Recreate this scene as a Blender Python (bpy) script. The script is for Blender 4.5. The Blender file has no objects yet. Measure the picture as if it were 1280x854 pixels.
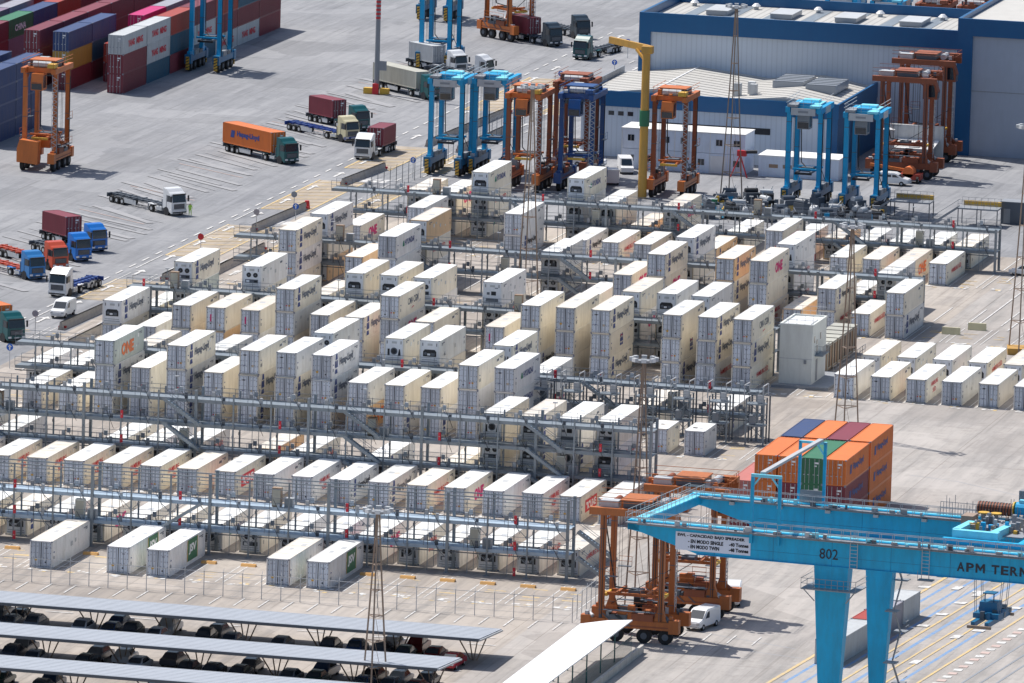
import bpy, math, random
from mathutils import Matrix, Vector
R = math.radians
rnd = random.Random(11)
scn = bpy.context.scene
COL = scn.collection

# ------------------------------------------------------------------ materials
def nodes(name):
    m = bpy.data.materials.new(name); m.use_nodes = True
    nt = m.node_tree; b = nt.nodes['Principled BSDF']
    return m, nt, b
def N(nt, t, **k):
    n = nt.nodes.new(t)
    for a, v in k.items():
        if a.startswith('i_'):
            n.inputs[a[2:].replace('_', ' ')].default_value = v
        else: setattr(n, a, v)
    return n
def mixc(nt, fac, a, b, mode='MIX'):
    n = nt.nodes.new('ShaderNodeMix'); n.data_type = 'RGBA'; n.blend_type = mode
    for i, v in ((0, fac), (6, a), (7, b)):
        if hasattr(v, 'is_linked') or hasattr(v, 'links'): nt.links.new(v, n.inputs[i])
        else: n.inputs[i].default_value = v
    return n.outputs[2]
def rgba(c): return (c[0], c[1], c[2], 1)
def ramp(nt, src, p0, p1, c0=(0, 0, 0, 1), c1=(1, 1, 1, 1)):
    r = nt.nodes.new('ShaderNodeValToRGB'); e = r.color_ramp.elements
    e[0].position = p0; e[1].position = p1; e[0].color = c0; e[1].color = c1
    nt.links.new(src, r.inputs[0]); return r.outputs[0]
def coords(nt, scale=(1, 1, 1), rand=True, kind='Object'):
    tc = nt.nodes.new('ShaderNodeTexCoord'); mp = nt.nodes.new('ShaderNodeMapping')
    mp.inputs['Scale'].default_value = scale
    nt.links.new(tc.outputs[kind], mp.inputs[0])
    if rand:
        oi = nt.nodes.new('ShaderNodeObjectInfo'); mu = nt.nodes.new('ShaderNodeVectorMath'); mu.operation = 'SCALE'
        mu.inputs[0].default_value = (37, 61, 23); nt.links.new(oi.outputs['Random'], mu.inputs['Scale'])
        nt.links.new(mu.outputs[0], mp.inputs['Location'])
    return mp.outputs[0]
def noise(nt, vec, scale, detail=4, rough=.6):
    n = nt.nodes.new('ShaderNodeTexNoise'); n.inputs['Scale'].default_value = scale
    n.inputs['Detail'].default_value = detail; n.inputs['Roughness'].default_value = rough
    nt.links.new(vec, n.inputs['Vector']); return n.outputs['Fac']
def paint(name, c, rough=.5, dirt=.25, tint=.12, rust=0.0, metal=0.0, dirtcol=(.16, .13, .10), bump=0.0):
    m, nt, b = nodes(name)
    oi = nt.nodes.new('ShaderNodeObjectInfo')
    base = rgba(c)
    lo = rgba([x * (1 - tint) for x in c]); hi = rgba([min(1, x * (1 + tint * .6)) for x in c])
    col = mixc(nt, oi.outputs['Random'], lo, hi)
    if dirt:
        v = coords(nt, (1.1, 1.1, .22)); f = ramp(nt, noise(nt, v, 1.3, 6, .7), .42, .78, (0, 0, 0, 1), (dirt, dirt, dirt, 1))
        col = mixc(nt, f, col, rgba(dirtcol))
        v2 = coords(nt, (1, 1, 1)); f2 = ramp(nt, noise(nt, v2, .35, 3), .35, .75, (0, 0, 0, 1), (dirt * .7,) * 3 + (1,))
        col = mixc(nt, f2, col, rgba([x * .6 for x in c]))
    if rust:
        v3 = coords(nt, (1, 1, .5)); f3 = ramp(nt, noise(nt, v3, 2.6, 8, .75), .62, .70, (0, 0, 0, 1), (rust,) * 3 + (1,))
        col = mixc(nt, f3, col, (.20, .075, .03, 1))
    nt.links.new(col, b.inputs['Base Color'])
    b.inputs['Roughness'].default_value = rough; b.inputs['Metallic'].default_value = metal
    return m
M = {}
def P_(k, *a, **kw): M[k] = paint(k, *a, **kw)
P_('reefer_white', (.93, .92, .91), .36, .40, .12, .55, dirtcol=(.38, .33, .27))
P_('reefer_cream', (.94, .87, .74), .36, .42, .14, .6, dirtcol=(.38, .33, .27))
P_('reefer_grey', (.78, .80, .80), .36, .42, .16, .55, dirtcol=(.38, .33, .27))
P_('reefer_beige', (.84, .58, .34), .5, .25, .08, .5)
P_('reefer_green', (.56, .62, .58), .5, .2, .06, .3)
P_('roof_white', (.92, .92, .89), .5, .26, .16, .35, dirtcol=(.45, .40, .33))
P_('roof_cream', (.84, .78, .69), .5, .40, .18, .3, dirtcol=(.50, .42, .33))
P_('door_alu', (.72, .79, .90), .35, .38, .22, .5, dirtcol=(.14, .14, .16))
P_('door_bar', (.26, .28, .34), .5, .3, .1)
P_('unit_face', (.84, .86, .90), .45, .25, .1, .2)
P_('dark', (.018, .02, .026), .6, .1, .2)
P_('machine', (.10, .12, .15), .5, .2, .2)
P_('rubber', (.016, .016, .018), .85, .3, .2, dirtcol=(.12, .11, .10))
P_('galv', (.26, .30, .335), .45, .35, .12, .06, .25, dirtcol=(.14, .15, .17))
P_('deck', (.42, .53, .64), .5, .35, .08, .03, .1, dirtcol=(.22, .23, .25))
P_('rail', (.20, .23, .28), .5, .2, .1, 0, .3)
P_('orange', (.62, .17, .035), .45, .4, .1, .35, dirtcol=(.20, .07, .03))
P_('rust_orange', (.32, .09, .04), .6, .5, .12, .6, dirtcol=(.10, .05, .04))
P_('sky_blue', (.0, .36, .68), .4, .25, .08, .1, dirtcol=(.03, .14, .22))
P_('blue_low', (.0, .16, .34), .45, .4, .1, .15)
P_('navy', (.005, .07, .26), .4, .3, .1, .1)
P_('magenta_red', (.30, .03, .09), .5, .3, .1)
P_('crane_blue', (.005, .46, .78), .5, .55, .02, .22, dirtcol=(.03, .20, .33))
P_('crane_light', (.22, .74, .92), .45, .2, .04)
P_('yellow', (.72, .43, .05), .5, .3, .06, .15)
P_('amber', (.60, .33, .06), .5, .35, .06, .2)
P_('stop_orange', (.62, .33, .09), .5, .3, .06, .1)
STX = 3.04
P_('red', (.62, .02, .03), .45, .2, .08)
P_('white', (.80, .80, .80), .4, .12, .04)
P_('cream', (.72, .66, .42), .45, .2, .04)
P_('ltgrey', (.52, .54, .56), .5, .25, .08)
P_('midgrey', (.28, .30, .33), .55, .3, .1)
P_('lattice', (.36, .27, .21), .6, .4, .1, .4, .2)
P_('warehouse_wall', (.40, .45, .54), .5, .22, .02, 0, dirtcol=(.28, .30, .33))
P_('warehouse_blue', (.005, .105, .27), .4, .18, .02, 0, dirtcol=(.01, .05, .16))
P_('warehouse_roof', (.54, .525, .49), .55, .3, .02, .1, dirtcol=(.42, .40, .36))
P_('roof_seam', (.20, .20, .20), .6, .2, .02)
P_('cabin_wall', (.74, .82, .95), .45, .22, .05, .02)
P_('concrete', (.50, .48, .45), .8, .4, .1)
P_('carport_roof', (.43, .46, .51), .5, .2, .03, 0, .0, dirtcol=(.30, .33, .38))
P_('canopy_white', (.86, .86, .87), .5, .05, .0)
P_('control_wall', (.74, .76, .72), .6, .2, .02)
P_('brown_box', (.36, .25, .17), .6, .35, .05, .2)
P_('orange_cont', (.74, .19, .035), .5, .3, .08, .2, dirtcol=(.3, .10, .05))
P_('maroon_cont', (.22, .032, .05), .5, .3, .15, .25, dirtcol=(.10, .03, .04))
P_('navy_cont', (.03, .065, .19), .5, .3, .12, .15)
P_('teal_cont', (.015, .10, .17), .5, .3, .12, .15)
P_('yellow_cont', (.45, .26, .05), .5, .3, .1, .2)
P_('green_cont', (.03, .19, .09), .5, .3, .1, .2)
P_('red_cont', (.42, .05, .03), .5, .3, .1, .2)
P_('magenta_cont', (.55, .015, .16), .5, .2, .1)
P_('faded_cont', (.50, .17, .15), .6, .3, .1, .2)
P_('grey_cont', (.36, .35, .40), .5, .3, .1, .2)
P_('greyw_cont', (.55, .57, .58), .5, .3, .1, .25)
P_('beige_cont', (.50, .49, .42), .5, .3, .1, .25)
P_('lilac_cont', (.26, .18, .26), .5, .3, .1, .2)
for k, c in dict(truck_green=(.005, .095, .105), truck_blue=(.01, .17, .58), truck_lblue=(.03, .20, .50), truck_red=(.62, .09, .04),
                 truck_white=(.78, .79, .80), truck_dark=(.03, .05, .07), truck_cream=(.68, .62, .40), truck_navy=(.02, .06, .28)).items():
    P_(k, c, .28, .1, .03)
for i, c in enumerate([(.03, .035, .05), (.08, .09, .12), (.22, .24, .28), (.60, .62, .66), (.03, .07, .17), (.18, .02, .025), (.02, .06, .06)]):
    P_('car%d' % i, c, .22, .05, .1)
P_('car_red', (.42, .012, .03), .25, .05, .05)
P_('hivis', (.45, .75, .10), .7, 0, .02)
P_('skin', (.45, .28, .20), .6, 0, .02)
P_('ink_navy', (.02, .05, .22), .6, 0, .0); P_('ink_dark', (.03, .035, .05), .6, 0, .0)
P_('ink_red', (.62, .03, .05), .6, 0, .0); P_('ink_mag', (.66, .02, .18), .6, 0, .0)
P_('ink_grey', (.12, .14, .18), .6, 0, .0); P_('ink_green', (.0, .22, .12), .6, 0, .0)
P_('ink_white', (.85, .85, .85), .6, 0, .0); P_('ink_orange', (.75, .18, .05), .6, 0, .0)
P_('ink_black', (.004, .004, .008), .9, 0, 0)
P_('sign_plate', (.80, .84, .95), .6, .1, 0)
P_('barrier_white', (.66, .64, .62), .8, .3, .1)
P_('orange_dark', (.52, .155, .04), .55, .45, .12, .5, dirtcol=(.08, .04, .03))
P_('sign_blue', (.01, .12, .55), .5, 0, 0)
m, nt, b = nodes('glass'); b.inputs['Base Color'].default_value = (.012, .022, .035, 1); b.inputs['Roughness'].default_value = .12
b.inputs['Specular IOR Level'].default_value = .8; M['glass'] = m
m, nt, b = nodes('skylight'); b.inputs['Base Color'].default_value = (.30, .33, .37, 1); b.inputs['Roughness'].default_value = .3; M['skylight'] = m
m, nt, b = nodes('marking_white'); v = coords(nt, (1, 1, 1), False, 'Object')
f = ramp(nt, noise(nt, v, 1.8, 8, .75), .36, .66)
col = mixc(nt, f, (.78, .78, .77, 1), (.36, .34, .32, 1)); nt.links.new(col, b.inputs[0]); b.inputs['Roughness'].default_value = .8; M['mark_white'] = m
m, nt, b = nodes('marking_yellow'); v = coords(nt, (1, 1, 1), False, 'Object'); f = ramp(nt, noise(nt, v, 1.3, 8, .75), .36, .62)
col = mixc(nt, f, (.70, .48, .15, 1), (.44, .38, .30, 1)); nt.links.new(col, b.inputs[0]); b.inputs['Roughness'].default_value = .8; M['mark_yellow'] = m
m, nt, b = nodes('marking_blue'); v = coords(nt, (1, 1, 1), False, 'Object'); f = ramp(nt, noise(nt, v, 1.3, 8, .75), .36, .62)
col = mixc(nt, f, (.10, .25, .52, 1), (.26, .32, .40, 1)); nt.links.new(col, b.inputs[0]); b.inputs['Roughness'].default_value = .8; M['mark_blue'] = m
m, nt, b = nodes('marking_worn'); tc = nt.nodes.new('ShaderNodeTexCoord'); mp = N(nt, 'ShaderNodeMapping'); mp.inputs['Rotation'].default_value = (0, 0, R(40)); mp.inputs['Scale'].default_value = (.12, 1.6, 1); nt.links.new(tc.outputs['Object'], mp.inputs[0])
f = ramp(nt, noise(nt, mp.outputs[0], 1.0, 6, .7), .40, .66); col = mixc(nt, f, (.335, .335, .345, 1), (.27, .272, .285, 1)); nt.links.new(col, b.inputs[0]); b.inputs['Roughness'].default_value = .9; M['mark_worn'] = m
P_('mark_pale', (.55, .42, .38), .8, .3, .1)
def ground_mat(name, ca, cb, stain, streak_rot=0, slab=0, warm=None):
    m, nt, b = nodes(name)
    tc = nt.nodes.new('ShaderNodeTexCoord')
    mp = N(nt, 'ShaderNodeMapping'); nt.links.new(tc.outputs['Object'], mp.inputs[0]); O = mp.outputs[0]
    f = ramp(nt, noise(nt, O, .035, 6, .65), .38, .64); col = mixc(nt, f, rgba(ca), rgba(cb))
    ms = N(nt, 'ShaderNodeMapping'); ms.inputs['Rotation'].default_value = (0, 0, R(streak_rot)); ms.inputs['Scale'].default_value = (.55, .035, 1)
    nt.links.new(tc.outputs['Object'], ms.inputs[0])
    f = ramp(nt, noise(nt, ms.outputs[0], 1.0, 7, .68), .44, .70, (0, 0, 0, 1), (.75, .75, .75, 1)); col = mixc(nt, f, col, rgba(stain))
    ms2 = N(nt, 'ShaderNodeMapping'); ms2.inputs['Rotation'].default_value = (0, 0, R(streak_rot + 38)); ms2.inputs['Scale'].default_value = (.8, .05, 1)
    nt.links.new(tc.outputs['Object'], ms2.inputs[0])
    f = ramp(nt, noise(nt, ms2.outputs[0], 1.0, 6, .65), .52, .76, (0, 0, 0, 1), (.55, .55, .55, 1)); col = mixc(nt, f, col, rgba([min(1, x * 1.2) for x in cb]))
    f = ramp(nt, noise(nt, O, .55, 9, .72), .50, .74, (0, 0, 0, 1), (.6, .6, .6, 1)); col = mixc(nt, f, col, rgba([x * .60 for x in ca]))
    mt = N(nt, 'ShaderNodeMapping'); mt.inputs['Rotation'].default_value = (0, 0, R(streak_rot - 24)); mt.inputs['Scale'].default_value = (1.6, .03, 1); nt.links.new(tc.outputs['Object'], mt.inputs[0])
    f = ramp(nt, noise(nt, mt.outputs[0], 1.0, 3, .5), .60, .68, (0, 0, 0, 1), (.45, .45, .45, 1)); col = mixc(nt, f, col, rgba([x * .55 for x in ca]))
    vo = N(nt, 'ShaderNodeTexVoronoi'); vo.inputs['Scale'].default_value = .085; vo.distance = 'CHEBYCHEV'; nt.links.new(O, vo.inputs['Vector']); sp = N(nt, 'ShaderNodeSeparateColor'); nt.links.new(vo.outputs['Color'], sp.inputs[0])
    f = ramp(nt, sp.outputs[0], .78, .80, (0, 0, 0, 1), (.28, .28, .28, 1)); col = mixc(nt, f, col, rgba([x * .70 for x in ca]))
    f = ramp(nt, sp.outputs[1], .80, .82, (0, 0, 0, 1), (.30, .30, .30, 1)); col = mixc(nt, f, col, rgba([min(1, x * 1.22) for x in cb]))
    f = ramp(nt, noise(nt, O, .11, 8, .7), .55, .72, (0, 0, 0, 1), (.35, .35, .35, 1)); col = mixc(nt, f, col, rgba([min(1, x * 1.25) for x in cb]))
    f = ramp(nt, noise(nt, O, .9, 4, .6), .66, .74, (0, 0, 0, 1), (.6, .6, .6, 1)); col = mixc(nt, f, col, rgba([x * .38 for x in ca]))
    f = ramp(nt, noise(nt, O, .22, 7, .8), .58, .64, (0, 0, 0, 1), (.32, .32, .32, 1)); col = mixc(nt, f, col, rgba([x * .55 for x in ca]))
    if slab:
        br = N(nt, 'ShaderNodeTexBrick'); nt.links.new(O, br.inputs['Vector']); br.offset = 0
        br.inputs['Scale'].default_value = 1; br.inputs['Brick Width'].default_value = slab; br.inputs['Row Height'].default_value = slab * 1.4
        br.inputs['Mortar Size'].default_value = .05
        br.inputs['Color1'].default_value = (1, 1, 1, 1); br.inputs['Color2'].default_value = (.90, .90, .91, 1); br.inputs['Mortar'].default_value = (.62, .60, .58, 1)
        col = mixc(nt, .8, col, br.outputs[0], 'MULTIPLY')
    nt.links.new(col, b.inputs[0]); b.inputs['Roughness'].default_value = .9
    return m
M['ground_grey'] = ground_mat('ground_grey', (.235, .24, .255), (.295, .297, .308), (.155, .16, .175), -38)
M['ground_warm'] = ground_mat('ground_warm', (.36, .315, .275), (.44, .395, .35), (.19, .18, .175), 0, 14.6)
M['ground_lane'] = ground_mat('ground_lane', (.36, .33, .305), (.42, .39, .365), (.21, .205, .20), 5, 18)
M['ground_tan'] = ground_mat('ground_tan', (.36, .30, .235), (.42, .36, .29), (.25, .22, .19), 0)
M['ground_dark'] = ground_mat('ground_dark', (.34, .34, .35), (.42, .42, .43), (.24, .24, .26), 0)
# corrugated walls
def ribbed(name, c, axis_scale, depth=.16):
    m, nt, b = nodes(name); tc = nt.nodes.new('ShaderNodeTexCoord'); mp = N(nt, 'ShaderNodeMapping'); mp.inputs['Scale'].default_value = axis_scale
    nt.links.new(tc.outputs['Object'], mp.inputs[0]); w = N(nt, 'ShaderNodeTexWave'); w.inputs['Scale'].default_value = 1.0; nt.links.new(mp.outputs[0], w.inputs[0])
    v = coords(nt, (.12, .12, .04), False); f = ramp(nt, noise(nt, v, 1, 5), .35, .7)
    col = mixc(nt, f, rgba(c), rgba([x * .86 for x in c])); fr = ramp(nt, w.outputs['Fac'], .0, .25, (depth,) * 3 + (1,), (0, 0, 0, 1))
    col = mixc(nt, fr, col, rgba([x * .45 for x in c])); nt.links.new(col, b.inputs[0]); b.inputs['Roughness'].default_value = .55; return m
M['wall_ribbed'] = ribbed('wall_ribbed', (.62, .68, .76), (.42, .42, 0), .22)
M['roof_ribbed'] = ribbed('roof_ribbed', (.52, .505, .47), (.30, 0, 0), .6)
M['hedge'] = paint('hedge', (.10, .12, .12), .9, .3)

# ------------------------------------------------------------------ mesh builder
class MB:
    def __init__(s): s.v = []; s.f = []; s.m = []; s.mats = []; s.x = None
    def mi(s, k):
        if k not in s.mats: s.mats.append(k)
        return s.mats.index(k)
    def add(s, vs, fs, k):
        o = len(s.v); i = s.mi(k)
        if s.x is not None: vs = [tuple(s.x @ Vector(p)) for p in vs]
        s.v += vs; s.f += [tuple(o + a for a in f) for f in fs]; s.m += [i] * len(fs); return s
    def box(s, x0, y0, z0, x1, y1, z1, k):
        return s.add([(x0, y0, z0), (x1, y0, z0), (x1, y1, z0), (x0, y1, z0), (x0, y0, z1), (x1, y0, z1), (x1, y1, z1), (x0, y1, z1)],
                     [(0, 3, 2, 1), (4, 5, 6, 7), (0, 1, 5, 4), (1, 2, 6, 5), (2, 3, 7, 6), (3, 0, 4, 7)], k)
    def cb(s, cx, cy, cz, w, d, h, k): return s.box(cx - w / 2, cy - d / 2, cz - h / 2, cx + w / 2, cy + d / 2, cz + h / 2, k)
    def bar(s, a, b, w, k, h=None):
        a = Vector(a); b = Vector(b); d = (b - a); L = d.length
        if L < 1e-6: return s
        d /= L; up = Vector((0, 0, 1)) if abs(d.z) < .95 else Vector((0, 1, 0))
        r = d.cross(up).normalized(); u = r.cross(d).normalized(); w2 = w / 2; h2 = (h or w) / 2
        q = []
        for p in (a, b):
            for i, j in ((-1, -1), (1, -1), (1, 1), (-1, 1)): q.append(tuple(p + r * (i * w2) + u * (j * h2)))
        return s.add(q, [(3, 2, 1, 0), (4, 5, 6, 7), (0, 1, 5, 4), (1, 2, 6, 5), (2, 3, 7, 6), (3, 0, 4, 7)], k)
    def cyl(s, a, b, r, k, n=12, r2=None, cap=True):
        a = Vector(a); b = Vector(b); d = (b - a).normalized(); up = Vector((0, 0, 1)) if abs(d.z) < .95 else Vector((0, 1, 0))
        x = d.cross(up).normalized(); y = d.cross(x); r2 = r if r2 is None else r2
        vs = [tuple(a + (x * math.cos(t) + y * math.sin(t)) * r) for t in [2 * math.pi * i / n for i in range(n)]] + \
             [tuple(b + (x * math.cos(t) + y * math.sin(t)) * r2) for t in [2 * math.pi * i / n for i in range(n)]]
        fs = [(i, (i + 1) % n, n + (i + 1) % n, n + i) for i in range(n)]
        if cap: fs += [tuple(range(n - 1, -1, -1)), tuple(range(n, 2 * n))]
        return s.add(vs, fs, k)
    def prism(s, pts, axis, t0, t1, k):   # polygon in the plane normal to axis
        def c(p, t): return (t, p[0], p[1]) if axis == 'x' else ((p[0], t, p[1]) if axis == 'y' else (p[0], p[1], t))
        n = len(pts); vs = [c(p, t0) for p in pts] + [c(p, t1) for p in pts]
        return s.add(vs, [(i, (i + 1) % n, n + (i + 1) % n, n + i) for i in range(n)] + [tuple(range(n - 1, -1, -1)), tuple(range(n, 2 * n))], k)
    def quad(s, p, k):
        if getattr(s, 'lift', 0): s.lift += .00003; p = [(q[0], q[1], q[2] + s.lift) for q in p]
        return s.add(list(p), [tuple(range(len(p)))], k)
    def mesh(s, name, bevel=0):
        me = bpy.data.meshes.new(name); me.from_pydata(s.v, [], s.f)
        for k in s.mats: me.materials.append(M[k])
        me.polygons.foreach_set('material_index', s.m)
        import bmesh
        bm = bmesh.new(); bm.from_mesh(me); bmesh.ops.recalc_face_normals(bm, faces=bm.faces)
        if bevel: bmesh.ops.bevel(bm, geom=[e for e in bm.edges if len(e.link_faces) == 2 and e.calc_face_angle() > .35], offset=bevel, segments=2, affect='EDGES')
        bm.to_mesh(me); bm.free()
        me.update(); return me
    def obj(s, name, parent=None, loc=(0, 0, 0), rz=0): return mk(name, s.mesh(name), parent, loc, rz)
def mk(name, me, parent=None, loc=(0, 0, 0), rz=0):
    o = bpy.data.objects.new(name, me); COL.objects.link(o); o.location = loc; o.rotation_euler[2] = rz
    if parent: o.parent = parent
    return o
def tag(o, label, cat, group=None):
    o['label'] = label; o['category'] = cat
    if group: o['group'] = group
    return o
def thing(name, label, cat, loc=(0, 0, 0), rz=0, group=None):
    o = bpy.data.objects.new(name, None); COL.objects.link(o); o.location = loc; o.rotation_euler[2] = rz
    return tag(o, label, cat, group)
def struct(o): o['kind'] = 'structure'; return o
_tx = {}
def text_mesh(t, bold=.02):
    if t in _tx: return _tx[t]
    c = bpy.data.curves.new('txt', 'FONT'); c.body = t; c.size = 1; c.offset = bold; c.resolution_u = 2
    o = bpy.data.objects.new('txt', c); COL.objects.link(o); bpy.context.view_layer.update()
    me = o.to_mesh(); vs = [tuple(v.co) for v in me.vertices]; fs = [tuple(p.vertices) for p in me.polygons]
    o.to_mesh_clear(); bpy.data.objects.remove(o); bpy.data.curves.remove(c)
    xs = [v[0] for v in vs]; ys = [v[1] for v in vs]
    x0, y0, w, h = min(xs), min(ys), max(xs) - min(xs), max(ys) - min(ys)
    vs = [(v[0] - x0, v[1] - y0) for v in vs]
    _tx[t] = (vs, fs, w, h); return _tx[t]
def put_text(mb, t, org, right, up, height, k, width=None, bold=.02):
    vs, fs, w, h = text_mesh(t, bold); s = height / h; sx = (width / w) if width else s
    o = Vector(org); r = Vector(right); u = Vector(up)
    mb.add([tuple(o + r * (v[0] * sx) + u * (v[1] * s)) for v in vs], fs, k); return w * sx

# ------------------------------------------------------------------ containers
W, L, H = 2.44, 12.19, 2.896
def reefer_body(side, roof, L=L, W=W, H=H):
    m = MB(); e = .03
    m.box(e, .10, .16, W - e, L - .10, H - .07, side)
    n = int(L / .61)
    for i in range(n):                       # shallow vertical ribs of the insulated side panels
        y = .35 + i * (L - .7) / (n - 1)
        for x0, x1 in ((.004, e), (W - e, W - .004)): m.box(x0, y - .035, .2, x1, y + .035, H - .14, side)
    m.box(.05, .12, H - .07, W - .05, L - .12, H - .03, roof)
    for i in range(6):
        y = 1 + i * (L - 2) / 5; m.box(.12, y - .05, H - .03, W - .12, y + .05, H - .015, roof)
    for x in (0, W - .16):
        for y in (0, L - .16): m.box(x, y, .12, x + .16, y + .16, H - .12, side)
        m.box(x, .16, 0, x + .13, L - .16, .16, side); m.box(x, .16, H - .10, x + .10, L - .16, H - .01, roof)
    for y in (0, L - .12): m.box(.16, y, H - .12, W - .16, y + .12, H - .01, side); m.box(.16, y, 0, W - .16, y + .12, .16, side)
    for x in (-.005, W - .175):
        for y in (-.005, L - .175):
            for z in (0, H - .12): m.box(x, y, z, x + .18, y + .18, z + .12, 'door_bar')
    q = random.Random(int(L * 10) + len(side))
    for x0, x1 in ((-.004, .004), (W - .004, W + .004)):
        m.box(x0, L - 2.3, H - .52, x1, L - .9, H - .42, 'ink_grey'); m.box(x0, L - 1.5, H - .68, x1, L - .9, H - .60, 'ink_grey'); m.box(x0, .55, .9, x1, .75, 1.25, 'ink_grey'); m.box(x0, .5, 1.6, x1, .85, 1.72, 'ink_navy')
        for i in range(4): y = q.uniform(1, L - 2.5); z = q.uniform(.4, H - .8); m.box(x0, y, z, x1, y + q.uniform(.2, .7), z + q.uniform(.15, .5), q.choice(['reefer_grey', 'ltgrey', 'reefer_white']))
    for i in range(3): x = q.uniform(.3, W - 1); y = q.uniform(1, L - 3); m.box(x, y, H - .03, x + q.uniform(.4, .9), y + q.uniform(.5, 1.6), H - .022, q.choice(['ltgrey', 'roof_cream', 'roof_white']))
    return m.mesh('reefer_body')
def reefer_doors(W=W, H=H, style=0):
    m = MB()
    m.box(.17, .02, .18, W / 2 - .01, .09, H - .16, 'door_alu'); m.box(W / 2 + .01, .02, .18, W - .17, .09, H - .16, 'door_alu')
    for x in (.48, .86, W - .86, W - .48):
        m.cyl((x, -.015, .12), (x, -.015, H - .12), .028, 'unit_face', 6)
        for z in (.3, .95, 1.6, 2.3, 2.65): m.box(x - .06, -.03, z - .04, x + .06, .02, z + .04, 'door_bar')
        m.box(x - .18, -.035, 1.05, x + .02, -.015, 1.12, 'door_bar')
    for x in (.17, W - .25):
        for z in (.4, 1.0, 1.6, 2.2, 2.6): m.box(x, -.02, z - .05, x + .08, .02, z + .05, 'door_bar')
    m.box(W / 2 - .045, .0, .18, W / 2 + .045, .05, H - .16, 'dark')
    for x in (.66, 1.04, W - 1.04, W - .66): m.box(x - .035, .008, .2, x + .035, .019, H - .2, 'door_bar')
    m.box(.02, -.012, H - .155, W - .02, -.004, H - .115, 'door_bar'); m.box(.02, -.012, .1, W - .02, -.004, .16, 'door_bar')
    for x in (.13, W - .17): m.box(x, -.012, .15, x + .04, -.004, H - .15, 'door_bar')
    m.box(W - .02, .0, .15, W - .001, .02, H - .12, 'brown_box')
    if style == 0:
        m.box(W - .80, .0, .72, W - .58, .015, .92, 'amber'); m.box(W - 1.1, .0, .74, W - .94, .015, .88, 'red'); m.box(.55, .0, .5, .75, .015, .62, 'ink_dark')
    elif style == 1:
        m.box(.55, .0, .75, .80, .015, .98, 'yellow'); m.box(W - .85, .0, .55, W - .65, .015, .70, 'ink_dark'); m.box(W - .84, .0, 2.1, W - .52, .015, 2.18, 'ink_grey')
    elif style == 2:
        m.box(.52, .0, 1.1, .70, .015, 2.0, 'ink_mag'); m.box(W - .75, .0, .62, W - .6, .015, .80, 'amber'); m.box(.52, 0, .8, .7, .015, .95, 'ink_dark')
    else:
        m.box(.40, .0, 2.2, .8, .015, 2.34, 'ink_dark'); m.box(W - .95, 0, .9, W - .75, .015, 1.15, 'yellow'); m.box(.5, 0, 1.0, .65, .015, 1.1, 'ink_navy')
    return m.mesh('door_end')
def reefer_unit(style=0, W=W, H=H, L=L):
    m = MB(); y = L
    m.box(.17, y - .09, .18, W - .17, y - .03, H - .14, 'unit_face')
    if style == 0:      # wide dark condenser opening
        m.prism([(.42, .95), (W - .42, .95), (W - .42, 1.55), (W - .62, 1.78), (.62, 1.78), (.42, 1.55)], 'y', y - .03, y + .005, 'dark')
        m.box(.6, y, 1.05, 1.05, y + .03, 1.4, 'machine'); m.box(1.15, y, 1.1, 1.5, y + .03, 1.32, 'unit_face'); m.cyl((1.72, y, 1.3), (1.72, y + .03, 1.3), .18, 'machine', 10)
    elif style == 1:    # two fans above a control box
        for x in (.75, 1.6): m.cyl((x, y - .04, 1.75), (x, y + .01, 1.75), .30, 'dark', 14); m.cyl((x, y, 1.75), (x, y + .02, 1.75), .10, 'machine', 8)
        m.box(.4, y - .03, .75, W - .4, y + .005, 1.2, 'machine'); m.box(.5, y, .8, .9, y + .02, 1.1, 'dark'); m.box(1.5, y, .8, 1.9, y + .02, 1.1, 'unit_face')
    elif style == 2:    # small square intake
        m.box(.75, y - .03, 1.25, 1.35, y + .005, 1.72, 'dark'); m.box(1.55, y - .03, 1.3, 1.9, y + .005, 1.6, 'machine')
        m.box(.45, y - .03, .45, W - .45, y + .005, .85, 'machine'); m.box(.5, y, 2.1, .9, y + .01, 2.2, 'ink_grey')
    else:
        m.cyl((W / 2, y - .04, 1.35), (W / 2, y + .01, 1.35), .42, 'machine', 16); m.cyl((W / 2, y, 1.35), (W / 2, y + .02, 1.35), .30, 'dark', 14)
        m.prism([(.4, .8), (.75, .8), (.62, 1.6), (.5, 1.6)], 'y', y - .03, y + .005, 'dark'); m.box(1.75, y - .03, .8, 2.0, y + .005, 1.6, 'dark')
    m.box(.25, y - .02, .3, W - .25, y + .03, .36, 'galv'); m.box(.3, y - .02, .55, W - .3, y + .01, .6, 'galv')
    for x in (.35, W - .4): m.box(x, y - .03, 2.2, x + .08, y, 2.55, 'ink_dark')
    m.box(.9, y - .03, 2.25, 1.5, y + .004, 2.5, 'ltgrey')
    return m.mesh('refrigeration_unit')
def both_sides(fn, L=L, W=W):
    m = MB(); fn(m); m.x = Matrix.Translation((W, L, 0)) @ Matrix.Rotation(math.pi, 4, 'Z'); fn(m); return m.mesh('lettering')
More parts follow.
